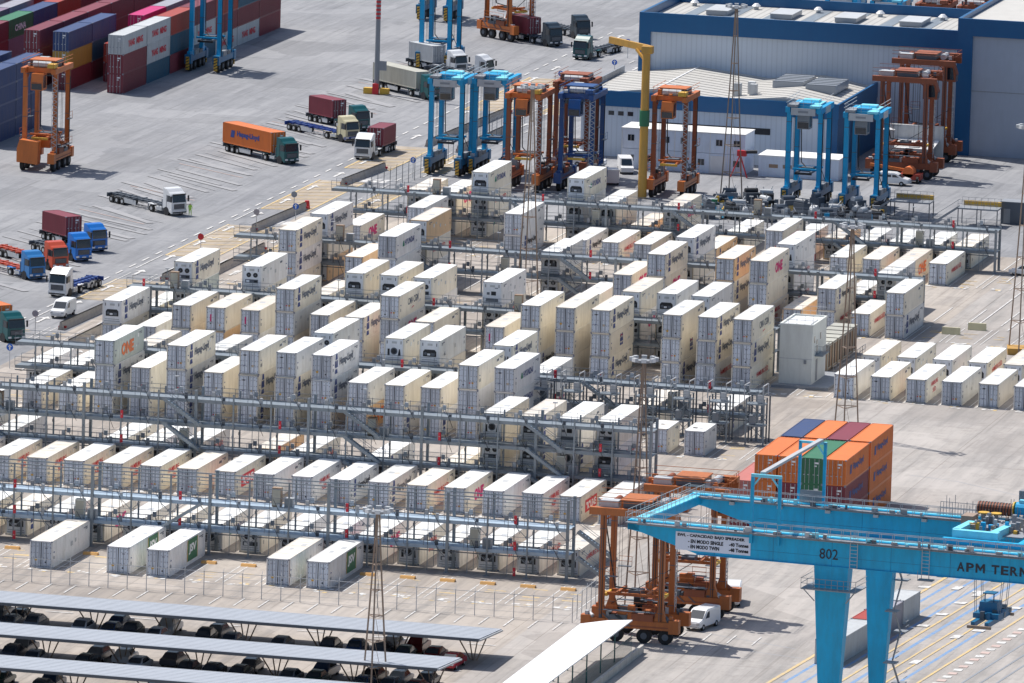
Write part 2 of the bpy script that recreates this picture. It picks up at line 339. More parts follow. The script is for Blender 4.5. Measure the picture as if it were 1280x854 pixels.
def logo(kind, L=L, W=W, H=H):
    r = (0, 1, 0); u = (0, 0, 1); X = W + .008
    def emblem(m, y, z, s, k):
        for dy, dz, w, h in ((0, 0, .42, .62), (.5, 0, .42, .62), (.12, .72, .7, .5), (0, -.55, .9, .4)):
            m.quad([(X, y + dy * s, z + dz * s), (X, y + (dy + w) * s, z + dz * s), (X, y + (dy + w * .85) * s, z + (dz + h) * s), (X, y + (dy + w * .12) * s, z + (dz + h) * s)], k)
    def f(m):
        if kind == 'hapag': emblem(m, 1.4, 1.2, 1.3, 'ink_navy'); put_text(m, 'Hapag-Lloyd', (X, 3.4, 1.05), r, u, 1.1, 'ink_grey', 5.9, .05)
        elif kind == 'hapag_small': emblem(m, 1.6, 1.3, 1.1, 'ink_navy'); put_text(m, 'Hapag-Lloyd', (X, 3.4, 1.2), r, u, .9, 'ink_dark', 5.0, .05)
        elif kind == 'one': put_text(m, 'ONE', (X, 4.0, .75), r, u, 1.35, 'ink_mag', 4.2, .05)
        elif kind == 'hyundai': m.quad([(X, 3.0, 1.2), (X, 3.9, 1.2), (X, 3.6, 1.9), (X, 3.3, 1.9)], 'ink_green'); put_text(m, 'HYUNDAI', (X, 4.1, 1.2), r, u, .75, 'ink_navy', 4.6)
        elif kind == 'cma': put_text(m, 'CMA CGM', (X, 4.0, 1.2), r, u, .85, 'ink_grey', 5.0); m.quad([(X, 5.8, .6), (X, 7.0, .75), (X, 6.9, .85), (X, 5.9, .72)], 'ink_red')
        elif kind == 'kline': m.quad([(X, 2.2, .75), (X, 7.6, .75), (X, 7.6, 2.1), (X, 2.2, 2.1)], 'ink_red'); put_text(m, '"K"LINE', (X + .008, 2.7, 1.0), r, u, .85, 'ink_white', 4.4, .04)
        elif kind == 'hamburg': put_text(m, 'HAMBURG', (X, 3.0, 1.6), r, u, .55, 'ink_red', 4.2); put_text(m, 'S\u00dcD', (X, 4.1, .75), r, u, .65, 'ink_red', 1.9)
        elif kind == 'redtext': put_text(m, 'HAMBURG S\u00dcD', (X, 3.0, 1.25), r, u, .7, 'ink_red', 6.4)
        elif kind == 'orange': put_text(m, 'ONE', (X, 3.0, .6), r, u, 1.5, 'ink_orange', 5.0, .05)
        elif kind == 'spb': m.quad([(X, 5, 1.9), (X, 6.6, 1.9), (X, 6.4, 2.05), (X, 5.2, 2.05)], 'ink_red'); emblem(m, 5.1, 1.2, .8, 'ink_navy'); emblem(m, 5.9, 1.2, .8, 'ink_navy')
        elif kind == 'faint': m.quad([(X, 8.6, 2.1), (X, 9.6, 2.1), (X, 9.6, 2.35), (X, 8.6, 2.35)], 'ink_grey'); m.quad([(X, .9, .9), (X, 1.1, .9), (X, 1.1, 1.3), (X, .9, 1.3)], 'ink_grey')
    return both_sides(f, L, W)
BODY = {k: reefer_body('reefer_' + k, r) for k, r in dict(white='roof_white', cream='roof_white', grey='roof_white', beige='roof_cream', green='roof_white').items()}
BODY['creamc'] = reefer_body('reefer_cream', 'roof_cream')
DOORS = [reefer_doors(style=i) for i in range(4)]
UNITS = [reefer_unit(i) for i in range(4)]
LOGO = {k: logo(k) for k in ('hapag', 'hapag_small', 'one', 'hyundai', 'cma', 'kline', 'hamburg', 'redtext', 'orange', 'spb', 'faint')}
CN = dict(white='white', cream='cream', creamc='cream dusty-roofed', grey='light grey', beige='beige', green='grey-green')
LN = dict(hapag='blue emblem and name', hapag_small='blue emblem', one='magenta letters', hyundai='navy lettering', cma='grey lettering', kline='red nameplate', hamburg='red two-line lettering',
          maersk='navy emblem', redtext='red lettering', orange='orange letters', spb='red and blue badge', faint='faint markings')
def ordn(i):
    w = 'zeroth first second third fourth fifth sixth seventh eighth ninth tenth eleventh twelfth thirteenth fourteenth fifteenth sixteenth seventeenth eighteenth nineteenth twentieth'.split()
    return w[i] if i < len(w) else 'twenty-' + w[i - 20]
def reefer(x, y, z, facing, color, lg, label, ds, us, group):
    if facing == 'D': t = thing('reefer_container', label, 'container', (x, y, z), 0, group)
    else: t = thing('reefer_container', label, 'container', (x + W, y + L, z), math.pi, group)
    mk('body', BODY[color], t); mk('doors', DOORS[ds], t); mk('refrigeration_unit', UNITS[us], t)
    if lg: mk('lettering', LOGO[lg], t)
    return t
SB = {}
def short_reefer(x, y, c, lab):
    if not SB: SB['u'] = reefer_unit(0, W, H, 6.06)
    if c not in SB: SB[c] = reefer_body('reefer_grey' if c == 'grey' else 'reefer_cream', 'roof_white', 6.06)
    t = thing('reefer_container', lab.replace('reefer', 'short reefer', 1), 'container', (x, y, 0), 0, 'refrigerated containers stacked at the plug racks')
    mk('body', SB[c], t); mk('doors', DOORS[0], t); mk('refrigeration_unit', SB['u'], t)
# rows: Y of the face nearest the camera, x offset, facing, {slot: height}
ROWS = [
 ('M0', 16.0, .60, 'M', {n: 1 for n in range(-9, 7)}),
 ('D1', 47.6, 1.9, 'D', {n: 1 for n in range(-12, 6)}),
 ('M1', 63.5, 1.9, 'M', {-14: 2, -13: 2, -12: 1, -9: 1, -8: 1, -7: 1, -5: 1, -4: 1, -2: 1, 0: 1, 1: 3, 2: 3, 3: 3, 4: 3}),
 ('D2', 94.6, -.1, 'D', {-13: 1, -12: 1, -11: 3, -10: 2, -9: 3, -8: 2, -7: 3, -6: 3, -5: 3, -4: 2, -3: 2, -2: 2, -1: 3, 0: 3, 4: 1, 5: 1}),
 ('M2', 110.3, 0, 'M', {-14: 1, -13: 1, -11: 2, -9: 2, -6: 3, -4: 3, -3: 3, -1: 3, 0: 2, 3: 1, 5: 1}),
 ('D3', 141.3, 0, 'D', {-14: 2, -13: 1, -12: 2, -11: 2, -10: 2, -9: 3, -8: 2, -7: 2, -6: 3, -5: 2, -3: 2, -2: 3, -1: 3, 0: 3, 2: 3, 3: 3, 4: 3,
                        7: 1, 8: 1, 9: 1, 10: 1, 11: 1, 12: 1}),
 ('M3', 157.0, 0, 'M', {-14: 1, -13: 3, -11: 3, -9: 2, -8: 3, -7: 3, -6: 3, -4: 3, 0: 3, 1: 3, 2: 3, 7: 1, 8: 1, 9: 1, 10: 1, 11: 1, 12: 1}),
 ('D4', 188.3, .25, 'D', {-12: 3, -10: 2, -9: 3, -3: 1, -2: 2, -1: 3, 1: 3, 2: 3, 3: 1, 4: 2, 5: 1, 6: 2}),
 ('M4', 203.6, .3, 'M', {-12: 3, -9: 3, -5: 2, -1: 3, 2: 3, 4: 1, 5: 2}),
 ('D5', 233.8, .9, 'D', {-13: 1, -11: 2, -8: 2, -6: 1, -5: 1, -4: 1, -2: 1, 0: 2, 2: 1, 3: 1, 4: 1, 5: 1}),
 ('M5', 249.8, 1.0, 'M', {-12: 2, -11: 2, -10: 3, -7: 3, -6: 2, -5: 1, -4: 2, -2: 1, 0: 1, 1: 1, 2: 1, 3: 1, 4: 1, 5: 1}),
]
SPEC = {  # (row, slot, level): (colour, lettering)
 ('D1', -10): ('creamc', 'hamburg'), ('D1', -9): ('cream', 'hamburg'), ('D1', -8): ('cream', 'hamburg'), ('D1', -7): ('cream', 'hamburg'), ('D1', -11): ('cream', 'hamburg'),
 ('D1', -6): ('creamc', 'faint'), ('D1', -5): ('cream', 'kline'), ('D1', 0): ('creamc', 'redtext'), ('D1', 1): ('cream', 'one'), ('D1', 4): ('cream', 'kline'), ('D1', 5): ('cream', 'redtext'),
 ('M0', 5): ('white', 'redtext'), ('M0', 6): ('creamc', 'redtext'), ('M1', -7): ('grey', 'redtext'), ('M1', -5): ('beige', None),
 ('D2', -11, 3): ('green', 'orange'), ('D2', -11, 2): ('grey', 'hapag'), ('D2', -9, 3): ('cream', 'hapag'), ('D2', -9, 2): ('grey', 'hapag'), ('D2', -13): ('cream', 'hapag_small'), ('D2', -12): ('cream', 'hapag_small'),
 ('D2', -7, 3): ('cream', 'faint'), ('D2', -7, 2): ('creamc', 'hapag'), ('D2', -6, 3): ('grey', None), ('D2', -6, 2): ('cream', 'hapag'), ('D2', -5, 3): ('white', 'hapag'), ('D2', -5, 2): ('grey', 'hapag'),
 ('D2', -10, 2): ('cream', None), ('D2', -8, 2): ('cream', None), ('D2', -4, 2): ('grey', None), ('D2', -4, 1): ('beige', 'orange'), ('D2', -3, 2): ('cream', None), ('D2', -2, 2): ('cream', 'faint'), ('D2', -1, 3): ('cream', 'faint'), ('D2', 0, 3): ('white', 'hyundai'), ('D2', 0, 2): ('grey', 'hyundai'),
 ('D2', 4): ('creamc', None), ('D2', 5): ('grey', None),
 ('M2', -6, 3): ('grey', None), ('M2', -4, 3): ('cream', None), ('M2', -3, 3): ('grey', None), ('M2', -1, 3): ('cream', 'hapag'), ('M2', -4, 2): ('creamc', None), ('M2', -3, 2): ('creamc', None),
 ('D3', -9, 3): ('cream', 'hapag'), ('D3', -9, 2): ('grey', None), ('D3', -6, 3): ('cream', 'cma'), ('D3', -6, 2): ('grey', 'one'), ('D3', -7, 2): ('cream', 'hapag'), ('D3', -7, 1): ('creamc', None), ('D3', -12, 2): ('cream', 'faint'), ('D3', -11, 2): ('creamc', None), ('D3', -10, 2): ('creamc', None),
 ('D3', -8, 2): ('cream', None), ('D3', -5, 2): ('creamc', 'faint'), ('D3', -3, 2): ('creamc', None), ('D3', -14, 2): ('white', 'hapag'), ('D3', -2, 3): ('cream', None), ('D3', -2, 2): ('creamc', None), ('D3', -1, 3): ('creamc', 'faint'), ('D3', -1, 2): ('cream', None),
 ('D3', 0, 3): ('creamc', 'hapag'), ('D3', 0, 2): ('creamc', 'spb'), ('D3', 0, 1): ('creamc', 'hapag'), ('D3', 2, 3): ('cream', 'faint'), ('D3', 2, 2): ('creamc', 'spb'), ('D3', 2, 1): ('creamc', 'hapag'), ('D3', 3, 3): ('cream', 'hapag'), ('D3', 3, 2): ('creamc', 'hapag'), ('D3', 3, 1): ('grey', 'redtext'),
 ('D3', 4, 3): ('cream', 'cma'), ('D3', 4, 2): ('cream', 'hapag'), ('D3', 4, 1): ('creamc', 'redtext'), ('D3', 7): ('white', None), ('D3', 8): ('cream', 'faint'), ('D3', 9): ('cream', 'hamburg'), ('D3', 10): ('grey', None), ('D3', 11): ('cream', None),
 ('M3', 7): ('creamc', None), ('M3', 8): ('cream', 'faint'), ('M3', 9): ('grey', None), ('M3', 10): ('cream', 'redtext'), ('M3', 11): ('creamc', None),
 ('M3', -13, 3): ('cream', 'hapag'), ('M3', -13, 2): ('green', None), ('M3', -11, 3): ('white', 'faint'), ('M3', -8, 3): ('cream', None), ('M3', -7, 3): ('cream', None), ('M3', -6, 3): ('cream', None), ('M3', -4, 3): ('white', 'faint'), ('M3', 1, 3): ('grey', None), ('M3', 0, 3): ('creamc', None), ('M3', 2, 3): ('white', None),
 ('D4', -12, 3): ('creamc', 'hapag'), ('D4', -12, 2): ('white', 'hapag'), ('D4', -12, 1): ('creamc', None), ('D4', -10, 2): ('beige', None), ('D4', -9, 3): ('white', 'hyundai'), ('D4', -9, 2): ('grey', None), ('D4', -3): ('cream', None), ('D4', -2, 2): ('creamc', 'one'), ('D4', -1, 3): ('cream', 'hapag'), ('D4', -1, 2): ('cream', 'one'),
 ('D4', 1, 3): ('beige', 'hapag'), ('D4', 1, 2): ('creamc', 'hapag'), ('D4', 2, 3): ('creamc', 'one'), ('D4', 2, 2): ('cream', None), ('D4', 3): ('beige', None), ('D4', 4, 2): ('cream', 'hapag_small'), ('D4', 4, 1): ('creamc', 'redtext'), ('D4', 5): ('cream', 'redtext'), ('D4', 6, 2): ('cream', 'faint'), ('D4', 6, 1): ('white', 'hapag'),
 ('M4', -12, 3): ('white', 'hapag'), ('M4', -12, 2): ('creamc', None), ('M4', -9, 3): ('beige', None), ('M4', -9, 2): ('cream', 'redtext'), ('M4', -5, 2): ('grey', None), ('M4', -1, 3): ('white', 'hapag'), ('M4', -1, 2): ('cream', None), ('M4', 2, 3): ('white', 'faint'), ('M4', 2, 2): ('white', 'redtext'), ('M4', 4): ('white', None), ('M4', 5, 2): ('white', None),
 ('D5', -13): ('cream', 'one'), ('D5', -11, 2): ('white', 'redtext'), ('D5', -8, 2): ('white', 'faint'), ('D5', -8, 1): ('white', 'hapag_small'), ('D5', -6): ('white', 'hapag_small'), ('D5', -5): ('cream', 'redtext'), ('D5', -2): ('beige', 'hapag_small'), ('D5', 0, 2): ('cream', 'redtext'), ('D5', 2): ('cream', None), ('D5', 3): ('creamc', 'faint'), ('D5', 4): ('creamc', 'orange'), ('D5', 5): ('cream', 'redtext'),
 ('M5', -12, 2): ('creamc', None), ('M5', -10, 3): ('cream', 'hyundai'), ('M5', -7, 3): ('cream', 'hyundai'), ('M5', -6, 2): ('cream', None), ('M5', -5): ('beige', None), ('M5', -4, 2): ('creamc', 'one'),
}
ROWN = {k: ordn(i + 2) for i, (k, *_) in enumerate(ROWS)}
DSPEC = {('D3', -11, 2): 2, ('D3', -10, 2): 2, ('D3', -3, 2): 2, ('D3', -12, 2): 3, ('D2', -8, 2): 3}
for key, Y, off, face, slots in ROWS:
    order = sorted(slots)
    for n in order:
        h = slots[n]; x = -15.5 + off + 4.38 * n
        if key == 'D2' and n >= 4: x += .75
        if key in ('D3', 'M3') and n >= 7: x -= .5
        for lv in range(1, h + 1):
            sp = SPEC.get((key, n, lv)) or (SPEC.get((key, n)) if h == 1 else None)
            if sp: c, lg = sp
            else:
                c = rnd.choices(['white', 'cream', 'creamc', 'grey', 'beige'], [4, 6, 4, 3, .4])[0]
                lg = rnd.choices([None, 'hapag', 'hapag_small', 'one', 'hyundai', 'redtext', 'faint', 'hamburg'], [5, 2, .6, .5, .3, .5, 3, .5])[0]
            pos = '' if h == 1 else {1: 'bottom of ', 2: ('middle of ' if h == 3 else 'top of '), 3: 'top of '}[lv] + ('three' if h == 3 else 'two') + ', '
            # label: look, place in the stack, place in the row
            lab = '%s reefer%s, %s%s stack from left, %s reefer row' % (CN[c], (' with ' + LN[lg]) if lg else '', pos, ordn(order.index(n) + 1), ROWN[key])
            w = lab.split()
            if len(w) > 16: lab = '%s reefer, %s%s stack from left, %s reefer row' % (CN[c], pos, ordn(order.index(n) + 1), ROWN[key])
            f = face
            if key == 'D2' and n >= 4: short_reefer(x, Y, c, lab); continue
            if (key, n, lv) == ('D3', -14, 2): f = 'M'
            jx = rnd.uniform(-.05, .05); jy = rnd.uniform(-.18, .18)
            reefer(x + jx, Y + jy, (lv - 1) * (H + .012), f, c, lg, lab, DSPEC.get((key, n, lv), rnd.choice([0, 0, 1, 3])), rnd.choice([0, 0, 0, 1, 2, 3]), 'refrigerated containers stacked at the plug racks')
# long intermodal reefers in the first row
W5, L5 = 2.5, 13.69
body5 = reefer_body('reefer_white', 'roof_white', L5, W5); body5r = reefer_body('reefer_white', 'roof_cream', L5, W5)
doors5 = reefer_doors(W5, H, 1); unit5 = reefer_unit(0, W5, H, L5)
def jsv(m):
    X = W5 + .01
    m.quad([(X, 7.0, .45), (X, 10.6, .45), (X, 10.6, 2.75), (X, 7.0, 2.75)], 'green_cont')
    m.quad([(X + .002, 6.85, .45), (X + .002, 7.0, .45), (X + .002, 7.0, 2.75), (X + .002, 6.85, 2.75)], 'yellow'); m.quad([(X + .002, 10.6, .45), (X + .002, 10.75, .45), (X + .002, 10.75, 2.75), (X + .002, 10.6, 2.75)], 'yellow')
    put_text(m, 'JSV', (X + .006, 7.4, 1.1), (0, 1, 0), (0, 0, 1), 1.15, 'ink_white', 2.8, .05)
LJ = both_sides(jsv, L5, W5)
def fedge(m):
    X = W5 + .01
    for y in (.06, L5 - .2): m.quad([(X, y, .1), (X, y + .14, .1), (X, y + .14, H - .1), (X, y, H - .1)], 'rust_orange')
LR = both_sides(fedge, L5, W5)
for i, (n, lg, bd, lab) in enumerate([(-6, None, body5r, 'long white reefer standing alone at far left of first reefer row'), (-4, LJ, body5, 'long white reefer with green panel, left one of the left pair'),
        (-3, LJ, body5, 'long white reefer with green panel, right one of the left pair'), (0, LR, body5r, 'long white reefer with rusty orange edges in the first row'), (1, LJ, body5, 'long white reefer with green panel beside the rusty-edged one')]):
    t = thing('long_reefer_container', lab, 'container', (-15.85 + 4.38 * n + (.25 if n == -6 else 0), -1.2, 0), 0, 'long refrigerated containers of the first row')
    mk('body', bd, t); mk('doors', doors5, t); mk('refrigeration_unit', unit5, t)
    if lg is LR: mk('rusty_edge', lg, t)
    elif lg: mk('lettering', lg, t)
# dry containers
def dry_body(k, L=L, H=H):
    m = MB(); n = int((L - .4) / .28)
    for sx, xo, xi in ((-1, .0, .045), (1, W, W - .045)):
        vs = []; fs = []; y = .18
        ys = []
        st = (L - .36) / n
        for i in range(n):
            ys += [(y, xi), (y + st * .18, xo + (.008 if sx < 0 else -.008)), (y + st * .5, xo + (.008 if sx < 0 else -.008)), (y + st * .68, xi)]; y += st
        ys.append((y, xi))
        for yy, xx in ys: vs += [(xx, yy, .14), (xx, yy, H - .1)]
        fs = [(2 * i, 2 * i + 2, 2 * i + 3, 2 * i + 1) for i in range(len(ys) - 1)]
        m.add(vs, fs, k)
    m.box(.06, .12, H - .09, W - .06, L - .12, H - .035, k)
    m.box(.17, L - .10, .14, W - .17, L - .06, H - .1, k)
    for i in range(7): x = .3 + i * .3; m.box(x, L - .06, .16, x + .12, L - .03, H - .12, k)
    for x in (0, W - .16):
        for y in (0, L - .16): m.box(x, y, .12, x + .16, y + .16, H - .12, k)
        m.box(x + (0 if x == 0 else .03), .16, 0, x + (.13 if x == 0 else .16), L - .16, .16, k); m.box(x + (0 if x == 0 else .06), .16, H - .10, x + (.10 if x == 0 else .16), L - .16, H - .01, k)
    for y in (0, L - .12): m.box(.16, y, H - .12, W - .16, y + .12, H - .01, k); m.box(.16, y, 0, W - .16, y + .12, .16, k)
    for x in (-.005, W - .175):
        for y in (-.005, L - .175):
            for z in (0, H - .12): m.box(x, y, z, x + .18, y + .18, z + .12, 'door_bar')
    return m.mesh('body')
def dry_doors(k, H=H, bar='door_bar'):
    m = MB(); m.box(.17, .03, .14, W / 2 - .01, .09, H - .12, k); m.box(W / 2 + .01, .03, .14, W - .17, .09, H - .12, k)
    for z in (.5, 1.1, 1.7, 2.3): m.box(.22, .0, z - .1, W / 2 - .06, .03, z + .1, k); m.box(W / 2 + .06, .0, z - .1, W - .22, .03, z + .1, k)
    for x in (.45, .92, W - .92, W - .45):
        m.cyl((x, -.03, .1), (x, -.03, H - .1), .028, bar, 6); m.box(x - .2, -.05, 1.0, x + .02, -.02, 1.08, bar)
    m.box(W - .98, -.008, H - .65, W - .5, .0, H - .45, 'ink_white'); m.box(W - .98, -.008, H - .95, W - .7, .0, H - .8, 'ink_white')
    return m.mesh('doors')
DB, DD = {}, {}
def dry(x, y, z, col, label, cat_group, L_=L, H_=H, rz=0, lett=None):
    key = (col, L_, H_)
    if key not in DB: DB[key] = dry_body(col, L_, H_); DD[key] = dry_doors(col, H_, 'ltgrey' if col != 'greyw_cont' else 'door_bar')
    t = thing('dry_container', label, 'container', (x, y, z), rz, cat_group)
    mk('body', DB[key], t); mk('doors', DD[key], t)
    if lett: mk('lettering', lett, t)
    return t
def ym(m):
    for w, y in (('YANG', 2.3), ('MING', 6.6)): put_text(m, w, (W + .01, y, .9), (0, 1, 0), (0, 0, 1), 1.0, 'ink_red', 3.4, .05)
LYM = both_sides(ym)
def hlo(m):
    X = W + .01
    m.quad([(X, 2.0, 1.0), (X, 2.9, 1.0), (X, 3.1, 2.0), (X, 2.2, 2.0)], 'ink_navy'); put_text(m, 'Hapag-Lloyd', (X, 3.6, 1.1), (0, 1, 0), (0, 0, 1), .95, 'ink_navy', 5.6)
LHO = both_sides(hlo)
def eg(m): put_text(m, 'CHINA', (W + .01, 3.0, .9), (0, 1, 0), (0, 0, 1), 1.0, 'ink_white', 5.5, .03)
LCH = both_sides(eg)
CW = dict(maroon_cont='maroon', navy_cont='navy', teal_cont='dark teal', yellow_cont='ochre yellow', green_cont='green', red_cont='red', magenta_cont='magenta', grey_cont='grey',
          greyw_cont='pale grey', beige_cont='beige', lilac_cont='dull purple', orange_cont='orange', faded_cont='faded red')
m_, n_, t_, y_, g_, r_, k_, s_, w_, l_ = 'maroon_cont navy_cont teal_cont yellow_cont green_cont red_cont magenta_cont grey_cont greyw_cont lilac_cont'.split()
lv = {1: 'bottom', 2: 'second level', 3: 'third level', 4: 'top'}
def column(name, x, y0, cols, group='containers in the stacks at upper left'):
    for k, st in enumerate(cols):
        for i, c in enumerate(st):
            let = LYM if c == w_ else (LCH if (c == g_) else None)
            dry(x, y0 + k * 12.4, i * (H + .012), c, '%s container, %s of %s stack from the front, %s' % (CW[c], lv[i + 1], ordn(k + 1), name), group, lett=let)
column('rightmost upper-left column', -143.8, 366.3, [(m_, m_, w_), (t_, w_, w_), (m_, t_, r_), (t_, w_, m_), (w_, m_, r_), (w_, m_, t_), (m_, m_, m_)])
column('column behind white-topped one', -148.0, 390.7, [(m_, n_, k_), (m_, m_, s_), (n_, m_, s_), (m_, t_, n_), (m_, m_, m_)])
dry(-148.0, 378.2, 0, m_, 'maroon container on the ground just left of the white-topped stack', 'containers in the stacks at upper left')
dry(-148.0, 378.2, H, r_, 'reddish container on the low stack left of the white-topped stack', 'containers in the stacks at upper left')
column('navy-topped column', -152.3, 366.2, [(m_, y_, n_), (m_, t_, n_)])
column('long maroon column', -156.8, 366.2, [(m_, m_, m_), (m_, l_, m_), (l_, m_, m_), (m_, m_, m_), (m_, l_, m_), (m_, m_, m_), (n_, m_, m_)])
column('column with green container', -164.4, 363.0, [(l_, m_, m_), (l_, l_, g_), (m_, n_, n_), (m_, m_, r_), (l_, m_, m_), (m_, m_, w_), (m_, m_, n_)])
column('second column from far left', -169.0, 378.0, [(m_, l_, l_), (l_, m_, s_), (m_, m_, m_), (m_, m_, m_), (m_, n_, s_), (l_, m_, m_)])
column('far left column', -173.6, 378.0, [(m_, l_, l_), (l_, m_, s_), (m_, m_, s_), (m_, m_, r_), (m_, n_, l_)])
# near-left block of navy boxes, standard height
H2 = 2.59
for c_, (x, y0, nn, hh) in {'inner': (-149.6, 304.5, 3, 4), 'edge': (-144.8, 304.0, 2, 4)}.items():
    for k in range(nn):
        for i in range(hh):
            dry(x, y0 + k * 12.4 - (0 if c_ == 'edge' else 12.4), i * (H2 + .01), n_, 'navy container, %s of %s stack, %s column at left frame edge' % (lv[i + 1], ordn(k + 1), c_), 'navy containers at the left edge', H_=H2)
# orange block behind the crane
for r, (yy, cc) in enumerate([(49.3, [('orange_cont', 'orange_cont', 'orange_cont'), (m_, m_, 'orange_cont'), (g_, g_, g_), (m_, m_, 'orange_cont')]), (62.3, [(m_, r_, n_), (n_, m_, 'orange_cont'), (m_, m_, m_), ('orange_cont', 'orange_cont', 'orange_cont')])]):
    for k, st in enumerate(cc):
        for i, c in enumerate(st):
            dry(25.3 + k * 2.6, yy, i * (H + .012), c, '%s container, %s, %s from left in %s row behind crane' % (CW[c], lv[i + 1].replace('third level', 'top').replace('second level', 'middle'), ordn(k + 1), ('front', 'back')[r]), 'colourful containers behind the gantry crane',
                lett=LHO if c == 'orange_cont' or (k == 3 and i > 0) else None)
# low dark-red pair left of it
dry(22.7, 48.9, 0, m_, 'maroon container low on the ground left of the orange stack', 'colourful containers behind the gantry crane')
dry(22.7, 48.9, H, 'faded_cont', 'faded red container topping the low pair left of orange stack', 'colourful containers behind the gantry crane')

# ------------------------------------------------------------------ ground
def sheet(name, x0, y0, x1, y1, z, k):
    m = MB(); m.quad([(x0, y0, z), (x1, y0, z), (x1, y1, z), (x0, y1, z)], k); return struct(m.obj(name))
sheet('ground', -3000, -900, 3000, 6000, 0, 'ground_grey')
sheet('reefer_yard_pavement', -84, -11, 15.8, 262, .004, 'ground_warm')
sheet('quay_pavement', 15.8, -200, 90, 262, .004, 'ground_lane')
sheet('warehouse_forecourt', -84, 262, 60, 600, .004, 'ground_grey')
sheet('car_park', -110, -120, 15.8, -11, .004, 'ground_warm')
wm, ym_, bm_ = MB(), MB(), MB(); tan = MB(); bm_.lift = .0001; ym_.lift = .006; wm.lift = .014
Z1 = .009
def line(mb, x0, y0, x1, y1, w, k, z=Z1):
    d = Vector((x1 - x0, y1 - y0)).normalized(); p = Vector((-d.y, d.x)) * w / 2
    mb.quad([(x0 - p.x, y0 - p.y, z), (x1 - p.x, y1 - p.y, z), (x1 + p.x, y1 + p.y, z), (x0 + p.x, y0 + p.y, z)], k)
for Y in (-1, 47.5, 94.5, 141.4, 188.3, 234):                       # slot lines at each door-end row
    for n in range(-17, 14 if Y in (141.4, 188.3) else 9):
        x = -15.5 + 4.38 * n - 1.0
        if x > 15 and Y < 100: continue
        line(wm, x + .45, Y - .8, x + .45, Y + 11.5, .13, 'mark_white'); line(wm, x + 4.0, Y - .8, x + 4.0, Y + 11.5, .13, 'mark_white')
        for q in range(7):
            dx = rnd.uniform(.9, 3.0); dy = rnd.uniform(-2.3, -.5); a_ = rnd.uniform(.3, .8); c_ = rnd.uniform(.3, .8)
            (wm if q < 5 else ym_).quad([(x + dx, Y + dy, Z1), (x + dx + a_, Y + dy + rnd.uniform(-.1, .1), Z1), (x + dx + a_, Y + dy + c_, Z1), (x + dx + .1, Y + dy + c_, Z1)], 'mark_white' if q < 5 else 'mark_yellow')
        for q in range(3): yy = Y + rnd.uniform(1, 9); line(ym_, x + 1.2, yy, x + rnd.uniform(2, 3.3), yy + rnd.uniform(-.3, .3), rnd.uniform(.15, .5), 'mark_yellow')
for Y in (157, 203.6, 250):
    for n in range(-17, 10): line(wm, -16.5 + 4.38 * n, Y, -16.5 + 4.38 * n, Y + 12.4, .18, 'mark_white')
for n in range(-40, 16): line(wm, 4.38 * n * .6, -14, 4.38 * n * .6 , -9.6, .16, 'mark_white')
line(wm, -60, -20.5, 14, -20.5, .2, 'mark_white'); line(wm, 2, -24.5, 8, -24.5, .3, 'mark_white')
for x in range(-60, 14, 9): line(wm, x, -24.4, x + 3, -24.4, .25, 'mark_white'); line(wm, x, -38.5, x + 3, -38.5, .25, 'mark_white')
# west road: dashes, arrows, hatching
def arrow(x, y, a, s=1.0):
    c, q = math.cos(a), math.sin(a)
    def T(u, v): return (x + (u * c - v * q) * s, y + (u * q + v * c) * s, Z1 + .001)
    wm.quad([T(-.2, -2.4), T(.2, -2.4), T(.2, 1), T(-.2, 1)], 'mark_white'); wm.quad([T(-.75, 1), T(.75, 1), T(0, 2.6)], 'mark_white')
for y in range(120, 470, 6): line(wm, -92.0 - (y > 400) * 0, y, -92.0, y + 3, .28, 'mark_white')
for y in range(130, 470, 14): arrow(-89.6, y, 0, 1.0); arrow(-78.2, y + 5, 0, .9)
for y in range(120, 440, 7): line(wm, -80.6, y, -80.6, y + 3.4, .2, 'mark_white')
for y in range(120, 440, 7): line(wm, -76.2, y, -76.2, y + 2.4, .15, 'mark_white')
def hatch(x0, x1, y0, y1, mb, k, st=2.6):
    y = y0; tan.quad([(x0, y0, .0065), (x1, y0, .0065), (x1, y1, .0065), (x0, y1, .0065)], 'ground_tan')
    line(mb, x0, y0, x0, y1, .3, k); line(mb, x1, y0, x1, y1, .3, k)
    while y < y1 - 2: line(mb, x0, y, x1, y + 2.6, .32, k); y += st
for a_, b_ in ((176, 194), (216, 246), (262, 292), (305, 330), (372, 412)): hatch(-90.6, -84.2, a_, b_, ym_, 'mark_yellow', 3.4); hatch(-79.5, -76.5, a_, b_ - 6, ym_, 'mark_yellow')
for x, y in ((-87, 250), (-86.6, 294), (-86, 206)):
    for i in range(4): bm_.quad([(x + i * 1.3, y - 1, Z1), (x + 1 + i * 1.3, y - 1, Z1), (x + 1.3 + i * 1.3, y + 2, Z1), (x + .3 + i * 1.3, y + 2, Z1)], 'mark_white')
# diagonal truck bays
for y in range(120, 420, 8):
    line(wm, -114 + rnd.uniform(-1, 2), y + 15, -100 + rnd.uniform(-2, 1), y + 3.5, .16, 'mark_worn')
    for q in range(2): d_ = rnd.uniform(-3, 3); line(wm, -115 + rnd.uniform(0, 5), y + 15 + d_, -100 + rnd.uniform(-3, 2), y + 3.5 + d_, rnd.uniform(.5, 1.3), 'mark_worn')
    if y % 24 == 0: line(ym_, -113, y + 11, -101, y + 1.3, .2, 'mark_pale')
